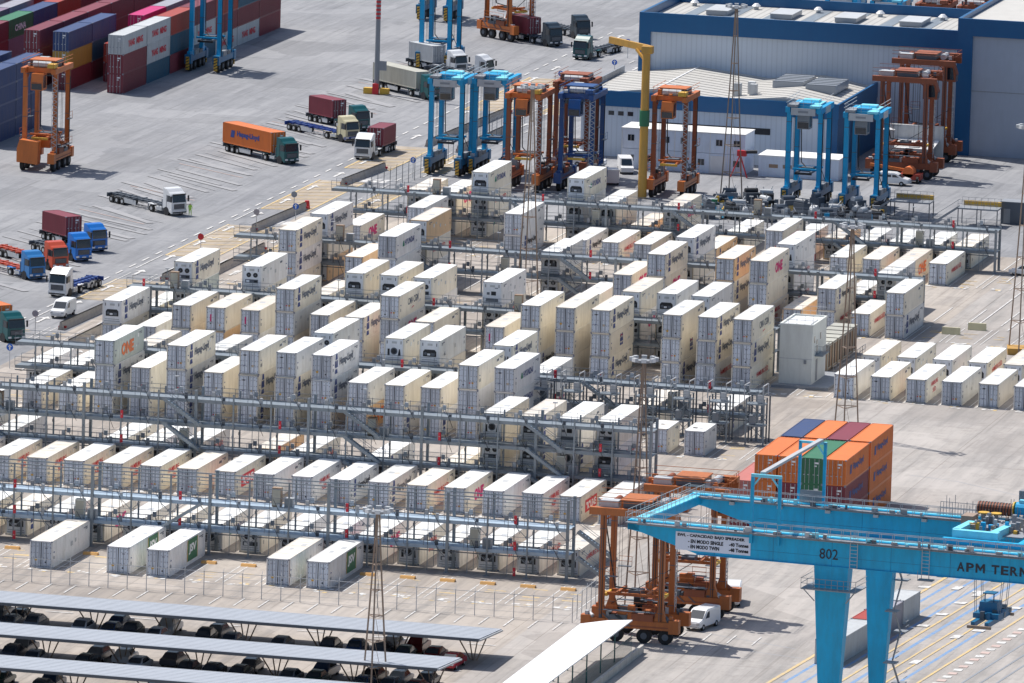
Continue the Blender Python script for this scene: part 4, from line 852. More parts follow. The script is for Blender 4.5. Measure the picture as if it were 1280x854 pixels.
# ------------------------------------------------------------------ gantry crane
t = thing('gantry_crane', 'huge sky blue rail gantry crane with lettered girders at lower right', 'crane', (OC.x, OC.y, 0), AC)
ZB, ZT = 16.2, 19.0
def girder(v, name, u0, u1):
    m = MB(); 
    m.prism([(u0, ZT), (u0, ZT - .9), (u0 + 1.5, ZT - 1.15), (u0 + 7.2, ZB), (u1, ZB), (u1, ZT)], 'y', v - .75, v + .75, 'crane_blue')
    for u in range(int(u0) + 9, int(u1), 3): m.box(u, v - .765, ZB + .03, u + .03, v - .75, ZT - .03, 'blue_low' if u % 2 else 'crane_blue')
    m.box(u0 + 7.2, v - .9, ZB - .05, u1, v + .9, ZB - .002, 'crane_blue'); m.box(u0 + 7.2, v - .758, ZB + .9, u1, v - .75, ZB + .93, 'blue_low')
    m.box(u0 + .2, v - .5, ZT, u1, v + .5, ZT + .06, 'crane_light'); m.box(u0 + .3, v - .07, ZT + .06, u1, v + .07, ZT + .2, 'ltgrey')
    g = m.obj(name, t)
    w = MB()
    for q in range(34): uu_ = rnd.uniform(u0 + 1, min(u1, 42)); w.box(uu_, v - 1.35, ZT - .15, uu_ + rnd.uniform(.1, .7), v - 1.1, ZT + rnd.uniform(0, .5), rnd.choice(['ltgrey', 'midgrey', 'machine', 'crane_light']))
    w.bar((u0 + 1, v - .82, ZT - .35), (u1, v - .82, ZT - .45), .09, 'midgrey'); w.obj('cable_run', g)
    w = MB(); s = -1 if v < 5 else 1
    w.box(u0, v - .78 - .7, ZT - .2, u1, v - .78, ZT - .1, 'midgrey') ; w.obj('walkway', g)
    w = MB()
    for yy in (v - .78 - .68, v - .82): 
        for dz in (.5, 1.05): w.box(u0, yy - .02, ZT - .15 + dz, u1, yy + .02, ZT - .1 + dz, 'ltgrey')
        x = u0
        while x < u1: w.box(x - .02, yy - .02, ZT - .15, x + .02, yy + .02, ZT + .95, 'ltgrey'); x += 1.3
    w.obj('handrail', g); return g
gF = girder(0.75, 'front_girder', 0, 62); gB = girder(17.6, 'rear_girder', 1.0, 62)
m = MB()
m.prism([(0, 0), (1.2, 0), (2.2, 16.8), (1.0, 16.8)], 'z', ZT - .95, ZT - .1, 'crane_blue'); m.box(.1, .7, ZT - .1, 1.1, 1.2, ZT, 'crane_light')
m.prism([(.05, 1.0), (1.15, 1.0), (2.15, 16.8), (1.05, 16.8)], 'z', ZT - .1, ZT - .04, 'crane_light')
m.obj('end_tie_beam', t)
m = MB()
for u in (0.0, 1.5):
    for dz in (.5, 1.05): m.bar((u, 0, ZT + dz), (u + .95, 17, ZT + dz), .04, 'ltgrey')
    for i in range(16): a = i / 15; m.box(u + .95 * a - .02, 17 * a - .02, ZT, u + .95 * a + .02, 17 * a + .02, ZT + 1.05, 'ltgrey')
m.obj('end_handrail', t)
sg = MB(); y = -.02 - .0
sg.box(5.0, -.04, ZT - 2.5, 12.7, .0, ZT - .7, 'sign_plate'); sg_o = sg.obj('capacity_sign', t)
tx = MB()
for i, (s, x0, wd) in enumerate((('EWL - CAPACIDAD BAJO SPREADER', 5.2, 6.9), ('- EN MODO SINGLE', 6.3, 3.6), ('- EN MODO TWIN', 6.3, 3.2))): put_text(tx, s, (x0, -.055, ZT - 1.22 - i * .53), (1, 0, 0), (0, 0, 1), .38, 'ink_black', wd, .045)
put_text(tx, '-40 Tonnes', (10.5, -.055, ZT - 1.75), (1, 0, 0), (0, 0, 1), .38, 'ink_black', 2.0, .045); put_text(tx, '-48 Tonnes', (10.5, -.055, ZT - 2.28), (1, 0, 0), (0, 0, 1), .38, 'ink_black', 2.0, .045)
tx.obj('sign_lettering', sg_o)
m = MB(); put_text(m, '802', (19.75, -.03, ZT - 2.15), (1, 0, 0), (0, 0, 1), 1.05, 'ink_dark', 1.9, .005); m.obj('number', t)
m = MB(); 
xx = 33.7
for wd_ in ('A', 'P', 'M', ' ', 'T', 'E', 'R', 'M', 'I', 'N', 'A', 'L', 'S'):
    if wd_ == ' ': xx += .5; continue
    w0 = {'I': .16, 'M': .95}.get(wd_, .78)
    if wd_ == 'M':
        b0 = ZT - 2.15; c0 = xx + w0 / 2
        for q in ([(xx, b0), (xx + .2, b0), (xx + .2, b0 + .9), (xx, b0 + .9)], [(xx + w0 - .2, b0), (xx + w0, b0), (xx + w0, b0 + .9), (xx + w0 - .2, b0 + .9)],
                  [(xx + .201, b0 + .9), (xx + .201, b0 + .55), (c0, b0 + .15), (c0, b0 + .5)], [(c0 + .001, b0 + .5), (c0 + .001, b0 + .15), (xx + w0 - .201, b0 + .55), (xx + w0 - .201, b0 + .9)]):
            m.quad([(p[0], -.03, p[1]) for p in q], 'ink_dark')
        xx += w0 + .16; continue
    put_text(m, wd_, (xx, -.03, ZT - 2.15), (1, 0, 0), (0, 0, 1), .9, 'ink_dark', w0, .03); xx += w0 + .16
m.obj('company_name', t)
def crane_leg(u, v, wt, wb, lab, depth=1.6):
    m = MB(); pts = []
    for z, w in ((ZB, wt), (0, wb)):
        d = depth * w / wt
        pts += [(u - w / 2, v - d / 2, z), (u + w / 2, v - d / 2, z), (u + w / 2, v + d / 2, z), (u - w / 2, v + d / 2, z)]
    m.add(pts, [(0, 1, 2, 3), (7, 6, 5, 4), (0, 4, 5, 1), (1, 5, 6, 2), (2, 6, 7, 3), (3, 7, 4, 0)], 'crane_blue'); return m.obj(lab, t)
crane_leg(21.0, .75, 3.5, 1.7, 'leg'); crane_leg(21.1, 17.0, 3.1, 1.4, 'leg'); crane_leg(52, .75, 3.5, 1.7, 'leg'); crane_leg(52, 17.0, 3.2, 1.4, 'leg')
m = MB(); z = 14.0; u0, u1, v0, v1 = 18.3, 23.9, -1.2, 2.6
m.box(u0, v0, z - .1, u1, v0 + 1.0, z, 'midgrey'); m.box(u0, v0 + 1.0, z - .1, u0 + .9, v1, z, 'midgrey'); m.box(u1 - .9, v0 + 1.0, z - .1, u1, v1, z, 'midgrey'); 
for dz in (.5, 1.0): m.box(u0, v0, z + dz, u1, v0 + .04, z + dz + .04, 'midgrey'); m.box(u0, v0, z + dz, u0 + .04, v1, z + dz + .04, 'midgrey'); m.box(u1 - .04, v0, z + dz, u1, v1, z + dz + .04, 'midgrey')
for i in range(10): x = u0 + i * (u1 - u0 - .04) / 9; m.box(x, v0, z, x + .04, v0 + .04, z + 1.0, 'midgrey')
for s, x in ((1, u0), (-1, u1)): m.bar((x + s * .2, v0 + .3, z - .1), (x + s * 1.2, v0 + .8, z - 1.3), .1, 'midgrey')
m.obj('leg_platform', t)
for u in (22.9, 30.2):
    m = MB()
    for du in (0, .75): m.box(u + du, -.30, ZB - (0 if u < 25 else .4), u + du + .06, -.24, ZT + .9, 'ltgrey')
    for i in range(10): m.box(u, -.3, ZB + i * .36, u + .8, -.26, ZB + .05 + i * .36, 'ltgrey')
    if u > 25: m.box(u - .2, -.9, ZB - .5, u + 1.3, .0, ZB - .4, 'midgrey'); m.box(u - .2, -.9, ZB - .4, u - .16, -.86, ZB + .5, 'midgrey')
    m.obj('ladder', t)
m = MB()                # zigzag stair on the rear leg
for i in range(6):
    z = 14.5 - i * 2.6; s = 1 if i % 2 else -1
    m.bar((23.1, 16.5 + s * 1.2, z), (23.1, 16.5 - s * 1.2, z - 2.4), .08, 'midgrey', .3); m.box(22.5, 15.6 - (s * 1.6), z - 2.5, 23.8, 16.8 - s * 1.6, z - 2.4, 'midgrey')
    for dz in (.5, 1): m.box(23.75, 15.6 - s * 1.6, z - 2.4 + dz, 23.8, 16.8 - s * 1.6, z - 2.35 + dz, 'midgrey')
m.obj('leg_staircase', t)
m = MB()                # cable portals with the festoon tray between them
for u in (12.6, 15.4):
    m.box(u, -.3, ZT - 1.2, u + .3, 0, ZT + 5.4, 'crane_blue')
m.box(12.6, -.3, ZT + 5.4, 15.7, .0, ZT + 5.7, 'crane_light'); m.bar((12.8, -.1, ZT + 4.5), (13.5, -.1, ZT + 5.4), .15, 'crane_light'); m.bar((15.4, -.1, ZT + 4.5), (14.7, -.1, ZT + 5.4), .15, 'crane_light')
m.obj('cable_portal', t); m = MB()
for u in (12.0, 14.6): m.box(u, 17.4, ZT, u + .28, 17.7, ZT + 6.2, 'crane_blue')
m.box(12.0, 17.4, ZT + 6.0, 14.88, 17.7, ZT + 6.25, 'crane_light'); m.box(12.3, 17.4, ZT + .1, 14.6, 17.5, ZT + 1.3, 'midgrey'); m.bar((14.6, 17.5, ZT + 5), (13.9, 17.5, ZT + 6), .15, 'crane_light')
m.obj('cable_portal', t)
m = MB(); m.bar((13.7, 0, ZT + 5.8), (14.2, 17.8, ZT + 6.4), .5, 'ltgrey', .25); m.obj('cable_tray', t)
m = MB()
for u in range(5, 44, 5): m.cb(u + .5, 16.6, ZT - .55, .5, .35, .3, 'ltgrey')
m.obj('floodlight', t)
# trolley
tu = 31.6
m = MB()
for a, b_ in (((32.3, 3.2), (36.9, 3.2)), ((32.5, 3.4), (32.7, 8.4)), ((36.3, 3.6), (36.6, 8.0))): m.bar((a[0], a[1], ZT + .9), (b_[0], b_[1], ZT + .9), .75, 'crane_light', .9)
m.box(31.5, 2.2, ZT + .12, 41, 2.7, ZT + .6, 'crane_blue'); m.box(31.5, 14.6, ZT + .12, 41, 15.1, ZT + .6, 'crane_blue'); m.box(33, 2.7, ZT + .2, 33.5, 14.6, ZT + .6, 'crane_blue'); m.box(39, 2.7, ZT + .2, 39.5, 14.6, ZT + .6, 'crane_blue')
m.obj('trolley', t)
m = MB(); m.cyl((31.4, 15.2, ZT + 1.5), (35.0, 15.2, ZT + 1.5), .62, 'rust_orange', 18); 
for i in range(12): m.cyl((31.5 + i * .3, 15.2, ZT + 1.5), (31.6 + i * .3, 15.2, ZT + 1.5), .66, 'dark', 18)
m.obj('rope_drum', t)
m = MB(); m.cyl((35.0, 15.2, ZT + 1.5), (35.15, 15.2, ZT + 1.5), .85, 'yellow', 18); m.obj('drum_flange', t)
m = MB(); m.cyl((35.3, 15.2, ZT + 1.6), (37.6, 15.2, ZT + 1.6), .75, 'sky_blue', 14); m.box(35.5, 14.4, ZT + .6, 37.4, 16.0, ZT + 1.3, 'sky_blue'); m.box(35.6, 14.9, ZT + 2.2, 36.6, 15.5, ZT + 2.6, 'crane_light'); m.obj('hoist_motor', t)
for u in (32.7, 33.95): m = MB(); m.cyl((u, 12.6, ZT + 1.45), (u, 12.6, ZT + 1.55), .55, 'yellow', 16); m.box(u - .2, 12.4, ZT + .6, u + .2, 12.8, ZT + 1.45, 'midgrey'); m.obj('rope_sheave', t)
m = MB(); m.box(32.6, 5.0, ZT + .6, 38.8, 13.6, ZT + .72, 'midgrey')
for i in range(70):
    u = rnd.uniform(32.8, 38.4); v = rnd.uniform(5.2, 13.0); m.box(u, v, ZT + .7, u + rnd.uniform(.1, .5), v + rnd.uniform(.1, .6), ZT + rnd.uniform(.9, 1.7), rnd.choice(['ltgrey', 'midgrey', 'midgrey', 'yellow', 'sky_blue', 'lattice', 'machine', 'machine']))
m.box(31.0, 10.4, ZT + .3, 32.2, 12.4, ZT + 1.4, 'lattice')
m.obj('hoist_machinery', t)
m = MB()
for i in range(46):
    u = 27 + i * .3; v = 16.9 if u < 31.5 else rnd.choice([14.0, 16.9, 13.2]); m.box(u, v, ZT + .1, u + .045, v + .045, ZT + rnd.uniform(1.2, 2.3), 'midgrey')
for dz in (.8, 1.4): m.box(27, 16.9, ZT + dz, 41, 16.95, ZT + dz + .05, 'midgrey')
m.box(34.6, 18.4, ZT + .6, 38, 19.4, ZT + 2.9, 'midgrey'); m.obj('trolley_railing', t)
m = MB(); su, sv, sz = 35.1, 6.6, 10.6
m.box(su - 1.2, sv - 3.0, sz, su + 1.2, sv - 2.7, sz + .28, 'lattice'); m.box(su - 1.2, sv + 5.2, sz, su + 1.2, sv + 5.5, sz + .28, 'lattice')
m.box(su - .9, sv - 2.7, sz + .1, su - .5, sv + 5.2, sz + .6, 'blue_low'); m.box(su + .5, sv - 2.7, sz + .1, su + .9, sv + 5.2, sz + .6, 'blue_low')
m.box(su - 1.3, sv - .6, sz + .6, su + 1.3, sv + 3, sz + 1.1, 'blue_low'); m.box(su - .9, sv + .2, sz + 1.1, su + .9, sv + 2.0, sz + 2.1, 'blue_low'); m.box(su - .5, sv + .5, sz + 2.1, su - .4, sv + .6, sz + 2.9, 'blue_low'); m.box(su + .4, sv + .5, sz + 2.1, su + .5, sv + .6, sz + 2.9, 'blue_low'); m.box(su - .6, sv + .3, sz + 2.9, su + .6, sv + 1.6, sz + 3.0, 'blue_low')
for i in range(12): a_ = su + rnd.uniform(-1.3, 1.0); b_ = sv + rnd.uniform(-2, 4.5); m.box(a_, b_, sz + .5, a_ + .4, b_ + .4, sz + rnd.uniform(.9, 1.5), rnd.choice(['machine', 'blue_low', 'midgrey']))
m.obj('spreader', t)
m = MB()
for du in (-1.6, -1.4, 1.4, 1.6):
    for dv in (0, 2.4): m.bar((su + du * .8, sv + dv, sz + 1.0), (su + du * 1.1, sv + dv + .3, ZT + .2), .05, 'midgrey')
m.obj('hoist_rope', t)
# containers under the crane
def crane_box(u, v, col, lab, L_=6.06, let=None):
    p = CR(u, v); dry(p[0], p[1], 0, col, lab, 'containers standing in the crane lanes', L_=L_, H_=2.59, rz=AC, lett=let)
pu = (47.5 - OC.x) * UX.x + (-21.0 - OC.y) * UX.y; pv = (47.5 - OC.x) * VX.x + (-21.0 - OC.y) * VX.y
crane_box(pu, pv, 'greyw_cont', 'long pale grey container partly hidden by the front crane leg', L); crane_box(pu, pv + 12.5, r_, 'faded red short container between the two crane legs')
crane_box(pu - .2, pv + 24.2, 'greyw_cont', 'pale short container behind the rear crane leg')
crane_box(pu - .2, pv + 17.8, 'grey_cont', 'grey short container touching the pale one behind the rear leg')

# ------------------------------------------------------------------ vehicles
def tractor_mesh(k, lower=None):
    lower = lower or k; o = {}
    m = MB(); m.prism([(0, .55), (0, 1.9), (.22, 2.9), (.55, 3.12), (.75, 3.18), (1.25, 3.6), (2.1, 3.7), (2.15, 3.6), (2.15, .9), (1.7, .9), (1.7, .55)], 'x', -1.22, 1.22, k)
    m.box(-1.25, .0 - .06, .35, 1.25, .35, .95, lower); m.box(-1.25, .35, .45, 1.25, .6, .9, lower); m.box(-.5, 2.15, .7, .5, 6.2, .95, 'machine'); m.box(-1.2, 2.5, .45, -.6, 3.8, 1.0, 'ltgrey'); m.box(.6, 2.5, .45, 1.2, 3.8, 1.0, 'ltgrey')
    m.box(-1.2, 2.2, .9, 1.2, 2.5, 2.2, 'machine'); m.box(-1.22, 4.2, 1.05, -.6, 5.8, 1.15, lower); m.box(.6, 4.2, 1.05, 1.22, 5.8, 1.15, lower); m.box(-.5, 4.5, .95, .5, 5.5, 1.15, 'dark'); o['cab'] = m.mesh('cab', .06)
    m = MB(); m.quad([(-1.08, -.012, 1.85), (1.08, -.012, 1.85), (1.02, .2, 2.85), (-1.02, .2, 2.85)], 'glass')
    for s in (-1, 1): m.quad([(s * 1.228, .25, 1.9), (s * 1.228, 1.2, 1.9), (s * 1.228, 1.15, 2.75), (s * 1.228, .42, 2.75)], 'glass')
    o['windscreen'] = m.mesh('windscreen')
    m = MB(); m.box(-.85, -.03, .98, .85, .0, 1.62, 'dark')
    for i in range(4): m.box(-.8, -.045, 1.05 + i * .14, .8, -.03, 1.1 + i * .14, 'midgrey')
    m.box(-1.1, -.075, .42, 1.1, -.06, .58, 'dark'); m.box(-.3, -.09, .6, .3, -.075, .74, 'ink_white'); m.box(-1.05, -.10, 2.86, 1.05, .12, 3.0, 'dark')
    for s_ in (-1, 1):
        m.box(s_ * 1.225 - .012, 1.28, .7, s_ * 1.225 + .012, 1.33, 2.8, 'dark'); m.cyl((s_ * 1.20, 1.3, .55), (s_ * 1.245, 1.3, .55), .62, 'dark', 14)
    m.bar((-.6, 2.3, 1.0), (-.6, 2.3, 3.0), .16, 'ltgrey'); m.bar((.3, 2.35, 1.9), (.2, 3.4, 1.2), .06, 'red'); m.bar((.5, 2.35, 1.9), (.4, 3.4, 1.2), .06, 'sky_blue')
    o['grille'] = m.mesh('grille')
    m = MB()
    for s in (-1, 1): m.box(s * 1.4 - .08, -.2, 1.95, s * 1.4 + .08, .0, 2.75, 'dark'); m.box(min(s * 1.2, s * 1.4), -.1, 2.6, max(s * 1.2, s * 1.4), -.05, 2.65, 'dark')
    o['mirror'] = m.mesh('mirror')
    m = MB(); m.box(-1.18, -.10, .62, -.75, -.06, .86, 'white'); m.box(.75, -.10, .62, 1.18, -.06, .86, 'white'); o['headlight'] = m.mesh('headlight')
    return o
def wheel_mesh():
    m = MB(); m.cyl((-.16, 0, .5), (.16, 0, .5), .5, 'rubber', 14); m.cyl((-.175, 0, .5), (.175, 0, .5), .24, 'ltgrey', 10); return m.mesh('wheel')
WH = wheel_mesh(); TR = {}
def trailer_mesh(k, L_=12.6):
    m = MB()
    for s in (-.45, .45): m.box(s - .1, 0, 1.0, s + .1, L_, 1.28, k)
    for i in range(9): y = .2 + i * (L_ - .4) / 8; m.box(-1.2 if i % 4 == 0 else -.9, y - .1, 1.05, 1.2 if i % 4 == 0 else .9, y + .1, 1.26, k)
    m.box(-1.2, L_ - .15, .7, 1.2, L_ - .05, 1.25, k); m.box(-1.15, L_ * .45, .4, -1.1, L_ * .68, 1.0, 'ltgrey'); m.box(1.1, L_ * .45, .4, 1.15, L_ * .68, 1.0, 'ltgrey')
    for s in (-.7, .7): m.box(s - .06, 3.2, .1, s + .06, 3.35, 1.0, 'midgrey')
    m.box(-.9, L_ - 4, .45, .9, L_ - .8, .8, 'machine'); return m.mesh('chassis')
TRM = {}
def truck(label, x, y, ang, cab, trailer='machine', box=None, boxL=L, boxlab=None, lower=None, tl=12.6, let=None):
    """x,y = middle of the cab's front bumper; ang = heading in degrees from +X"""
    if (cab, lower) not in TR: TR[(cab, lower)] = tractor_mesh(cab, lower)
    rz = R(ang + 90)     # local -y is forward
    t = thing('truck', label, 'truck', (x, y, 0), rz, 'container trucks in the lanes')
    for k, me in TR[(cab, lower)].items(): mk(k, me, t)
    for yy in (1.3, 4.9):
        for s in (-1.03, 1.03): mk('wheel', WH, t, (s, yy, 0))
    if trailer:
        if (trailer, tl) not in TRM: TRM[(trailer, tl)] = trailer_mesh(trailer, tl)
        mk('chassis', TRM[(trailer, tl)], t, (0, 3.0, 0))
        for yy in (-3.7, -2.4, -1.1):
            for s in (-1.03, 1.03): mk('wheel', WH, t, (s, 3.0 + tl + yy, 0))
    if box:
        c, s = math.cos(rz), math.sin(rz)
        bx, by = (-W / 2, 3.2 + (tl - boxL - .2 if boxL > 7 else (tl - boxL) - 1.0)) if True else 0
        px, py = x + bx * c - by * s, y + bx * s + by * c
        dry(px, py, 1.29, box, boxlab, 'containers riding on trucks', L_=boxL, H_=2.59 if box != 'orange_cont' else H, rz=rz, lett=let)
    return t
truck('dark green truck under an orange container, alone in the lanes', -98.3, 304.9, -40, 'truck_green', 'machine', 'orange_cont', L, 'orange container riding behind the dark green cab', let=LHO, tl=12.6)
truck('teal truck behind the cream-cabbed one', -98.0, 342.3, -40, 'truck_green', 'machine', m_, 6.06, 'maroon short container behind the teal cab', tl=10)
truck('truck with cream cab over a blue chassis, empty flat trailer', -96.4, 330.6, -40, 'truck_cream', 'truck_navy', lower='truck_navy')
truck('white truck facing the camera with maroon container behind', -90.4, 313.6, -92, 'truck_white', 'machine', m_, 6.06, 'maroon short container behind the lone white cab', tl=10)
truck('teal truck beside the tall red-white lamp post', -97.2, 380.2, -43, 'truck_green', 'machine', 'beige_cont', L, 'beige container on the truck beside the lamp post')
truck('white truck with bare skeletal trailer, man standing by its cab', -98.9, 250.6, -39, 'truck_white', 'machine')
truck('bright blue truck behind, pulling a maroon container', -99.2, 214.6, -42, 'truck_blue', 'machine', m_, 6.06, 'maroon short container behind the two bright blue cabs', tl=10.5)
truck('bright blue truck in front of the maroon container', -98.7, 205.8, -42, 'truck_blue', 'machine', tl=9)
truck('orange-red truck with empty red skeletal trailer', -99.3, 197.5, -42, 'truck_red', 'truck_red')
truck('light blue truck with reddish empty trailer at left edge', -99.6, 188.4, -42, 'truck_lblue', 'truck_red')
truck('white truck facing the camera behind the white van', -93.2, 176.0, -97, 'truck_white', 'truck_navy', tl=9)
truck('green truck with orange container cut by left frame edge', -87.2, 139.6, -44, 'truck_green', 'machine', 'orange_cont', L, 'orange container cut by the left frame edge')
truck('white truck in front of the pair by the blue straddle carrier', -100.8, 409.8, -38, 'truck_white', 'machine', w_, 6.06, 'pale container under the light blue straddle carrier', tl=9.5)
truck('white truck at the rear of the pair by blue straddle carrier', -95.5, 407.0, -15, 'truck_white', 'machine', tl=8)
truck('dark truck beside the orange straddle carrier at the top', -95.8, 449.5, -42, 'truck_dark', 'machine', m_, 6.06, 'maroon container behind the dark truck at the top', tl=10)
truck('grey-black truck at the far end of the top group', -94.2, 461.0, -50, 'truck_dark', 'machine', tl=9)
truck('dark green truck with flat trailer left of the warehouse', -88.6, 435.6, -100, 'truck_green', 'machine', tl=11)
def van(label, x, y, ang, k='truck_white', L_=5.0, Hh=2.1, name='van', cat='van', win=False):
    t = thing(name, label, cat, (x, y, 0), R(ang + 90), 'vans')
    m = MB(); m.prism([(0, .35), (0, .95), (.85, 1.15), (1.75, Hh - .1), (2.1, Hh), (L_ - .1, Hh), (L_, 1.2), (L_, .35)], 'x', -.92, .92, k); m.box(-.8, -.06, .38, .8, 0, .62, 'midgrey'); mk('body', m.mesh('body', .09), t)
    m = MB(); m.quad([(-.8, .90, 1.20), (.8, .90, 1.20), (.74, 1.70, Hh - .18), (-.74, 1.70, Hh - .18)], 'glass')
    for v_ in m.v[:]: pass
    m.v = [(a, b_ - .02, c_ + .02) for a, b_, c_ in m.v]
    for s in (-1, 1):
        m.quad([(s * .928, 1.35, 1.2), (s * .928, 2.3, 1.2), (s * .928, 2.3, Hh - .25), (s * .928, 1.85, Hh - .25)], 'glass')
        if win: m.quad([(s * .928, 2.45, 1.2), (s * .928, 3.4, 1.2), (s * .928, 3.4, Hh - .3), (s * .928, 2.45, Hh - .25)], 'glass'); m.quad([(s * .928, 3.55, 1.2), (s * .928, 4.3, 1.2), (s * .928, 4.2, Hh - .3), (s * .928, 3.55, Hh - .3)], 'glass')
    m.obj('window', t)
    for s in (-.82, .82):
        for yy in (.95, L_ - 1.0): mm = mk('wheel', WH, t, (s, yy, 0)); mm.scale = (.7, .68, .68)
    m = MB()
    for s in (-.7, .7): m.box(s - .15, -.02, .68, s + .15, .05, .88, 'ltgrey')
    m.obj('headlight', t); return t
van('white van parked right of the big orange straddle carrier', 31.9, -8.9, -103)
van('white van nose seen behind the orange straddle carrier', 32.8, 5.4, -80)
van('white van at the road barrier on the left', -88.2, 159.6, -92)
van('white windowed minivan under the right straddle carrier pair', -13.4, 322.4, -3, win=True, L_=4.5, Hh=1.8)
def car_mesh(k, suv=False, Lc=4.4):
    z = .18 if suv else 0; o = {}
    m = MB(); m.prism([(0, .3), (-.02, .62 + z), (.25, .76 + z), (1.0, .90 + z), (Lc - .5, .98 + z), (Lc, .88 + z), (Lc, .3)], 'x', -.88, .88, k)
    a = [(.95, .89 + z), (1.7, 1.38 + z * 1.6), (2.2, 1.46 + z * 1.7), (3.2, 1.44 + z * 1.7), (Lc - .1 if suv else Lc - .4, .96 + z)]
    vs = [(-.80 if i in (0, 4) else -.62, p[0], p[1]) for i, p in enumerate(a)] + [(.80 if i in (0, 4) else .62, p[0], p[1]) for i, p in enumerate(a)]
    m.add(vs, [(i, i + 1, 6 + i, 5 + i) for i in range(4)] + [(4, 3, 2, 1, 0), (5, 6, 7, 8, 9), (0, 5, 9, 4)], k); o['body'] = m.mesh('body', .07)
    m = MB(); m.quad([(-.66, 1.02, .98 + z), (.66, 1.02, .98 + z), (.6, 1.68, 1.40 + z * 1.6), (-.6, 1.68, 1.40 + z * 1.6)], 'glass'); m.v = [(a, b_ - .03, c_ + .03) for a, b_, c_ in m.v]
    for s in (-1, 1): m.quad([(s * .80, 1.2, .97 + z), (s * .80, Lc - .95, .97 + z), (s * .665, 3.05, 1.37 + z * 1.6), (s * .665, 1.8, 1.35 + z * 1.6)], 'glass')
    o['window'] = m.mesh('window')
    m = MB()
    for s in (-.6, .6): m.box(s - .18, -.02, .58 + z, s + .18, .03, .72 + z, 'white')
    o['headlight'] = m.mesh('headlight'); return o
CARS = {}
def car(label, x, y, ang, k, suv=False, group='cars parked under the carports'):
    if (k, suv) not in CARS: CARS[(k, suv)] = car_mesh(k, suv)
    t = thing('car', label, 'car', (x, y, 0), R(ang + 90), group)
    for n_i, me in CARS[(k, suv)].items(): mk(n_i, me, t)
    for s in (-.78, .78):
        for yy in (.85, 3.5): mm = mk('wheel', WH, t, (s, yy, 0)); mm.scale = (.6, .64, .64)
    return t
car('small white car at the right frame edge', 15.6, 247.4, 170, 'truck_white', group='vans')
CC = {'car0': 'black', 'car1': 'dark grey', 'car2': 'grey', 'car3': 'silver', 'car4': 'dark blue', 'car5': 'dark red', 'car6': 'dark green'}
# carports with cars
def carport(i, Y, x1):
    x0 = -62.0
    t = thing('carport', 'long grey-roofed carport, %s' % ('farthest of the three', 'middle of the three', 'nearest of the three')[i], 'carport', (0, Y, 0), 0, 'carports at lower left')
    D = 8.5; zf, zb = 3.0, 2.5
    m = MB(); m.add([(x0, 0, zf), (x1, 0, zf), (x1 + .2, D, zb), (x0, D, zb), (x0, 0, zf + .1), (x1, 0, zf + .1), (x1 + .2, D, zb + .1), (x0, D, zb + .1)], [(0, 3, 2, 1), (4, 5, 6, 7), (0, 1, 5, 4), (1, 2, 6, 5), (2, 3, 7, 6), (3, 0, 4, 7)], 'carport_roof')
    for j in range(9): y = .45 + j * .95; z = zf + .1 - y / D * .5; m.box(x0, y - .025, z - .02, x1, y + .025, z + .03, 'ltgrey')
    m.box(x0, -.04, zf - .22, x1, -.005, zf + .06, 'machine'); m.obj('roof', t)
    m = MB(); m.bar((x1 + .1, 0, zf - .08), (x1 + .3, D, zb - .08), .16, 'ltgrey'); m.obj('edge_trim', t)
    m = MB()
    for y in (.8, 3.2, 5.4, 7.6): m.box(x0, y, zf - .2 - y / D * .5, x1, y + .1, zf - .06 - y / D * .5, 'midgrey')
    m.obj('purlin', t)
    x = x1 - 1.6
    while x > x0:
        m = MB()
        for dx, y0_, y1_ in ((-.75, 4.6, 1.2), (-.2, 4.4, 3.2), (.2, 4.0, 5.4), (.75, 4.2, 7.4)): m.bar((x + dx * .5, y0_, 0), (x + dx, y1_, zf - .25 - y1_ / D * .5), .1, 'lattice')
        m.obj('strut', t); x -= 8.0
carport(0, -36.7, 16.3); carport(1, -52.9, 16.2); carport(2, -69.0, 16.0)
for r, Y in enumerate((-36.7, -52.9, -69.0)):
    for rk in (0, 1):
        x = 13.6; j = 0
        while x > (-42 if r < 2 else -30):
            if rnd.random() < (.80 if rk == 0 else .45):
                s_ = rnd.random() < (.25 if rk == 0 else .5); k = rnd.choice(['car0', 'car0', 'car1', 'car1', 'car2', 'car4', 'car5', 'car6', 'car2', 'car3']); j += 1
                car('%s %s, %s from right, %s row under the %s carport' % (CC[k], 'SUV' if s_ else 'car', ordn(j), ('near', 'far')[rk], ('farthest', 'middle', 'nearest')[r]), x + rnd.uniform(-.15, .15), Y + (-.4 if rk == 0 else 8.6) + rnd.uniform(-.6, .6), -90 + 180 * rk + rnd.uniform(-3, 3), k, s_)
            x -= 2.62
car('bright red hatchback at the right end of the farthest carport', 13.5, -38.9, -93, 'car_red', group='cars parked under the carports')
CARLAST = None
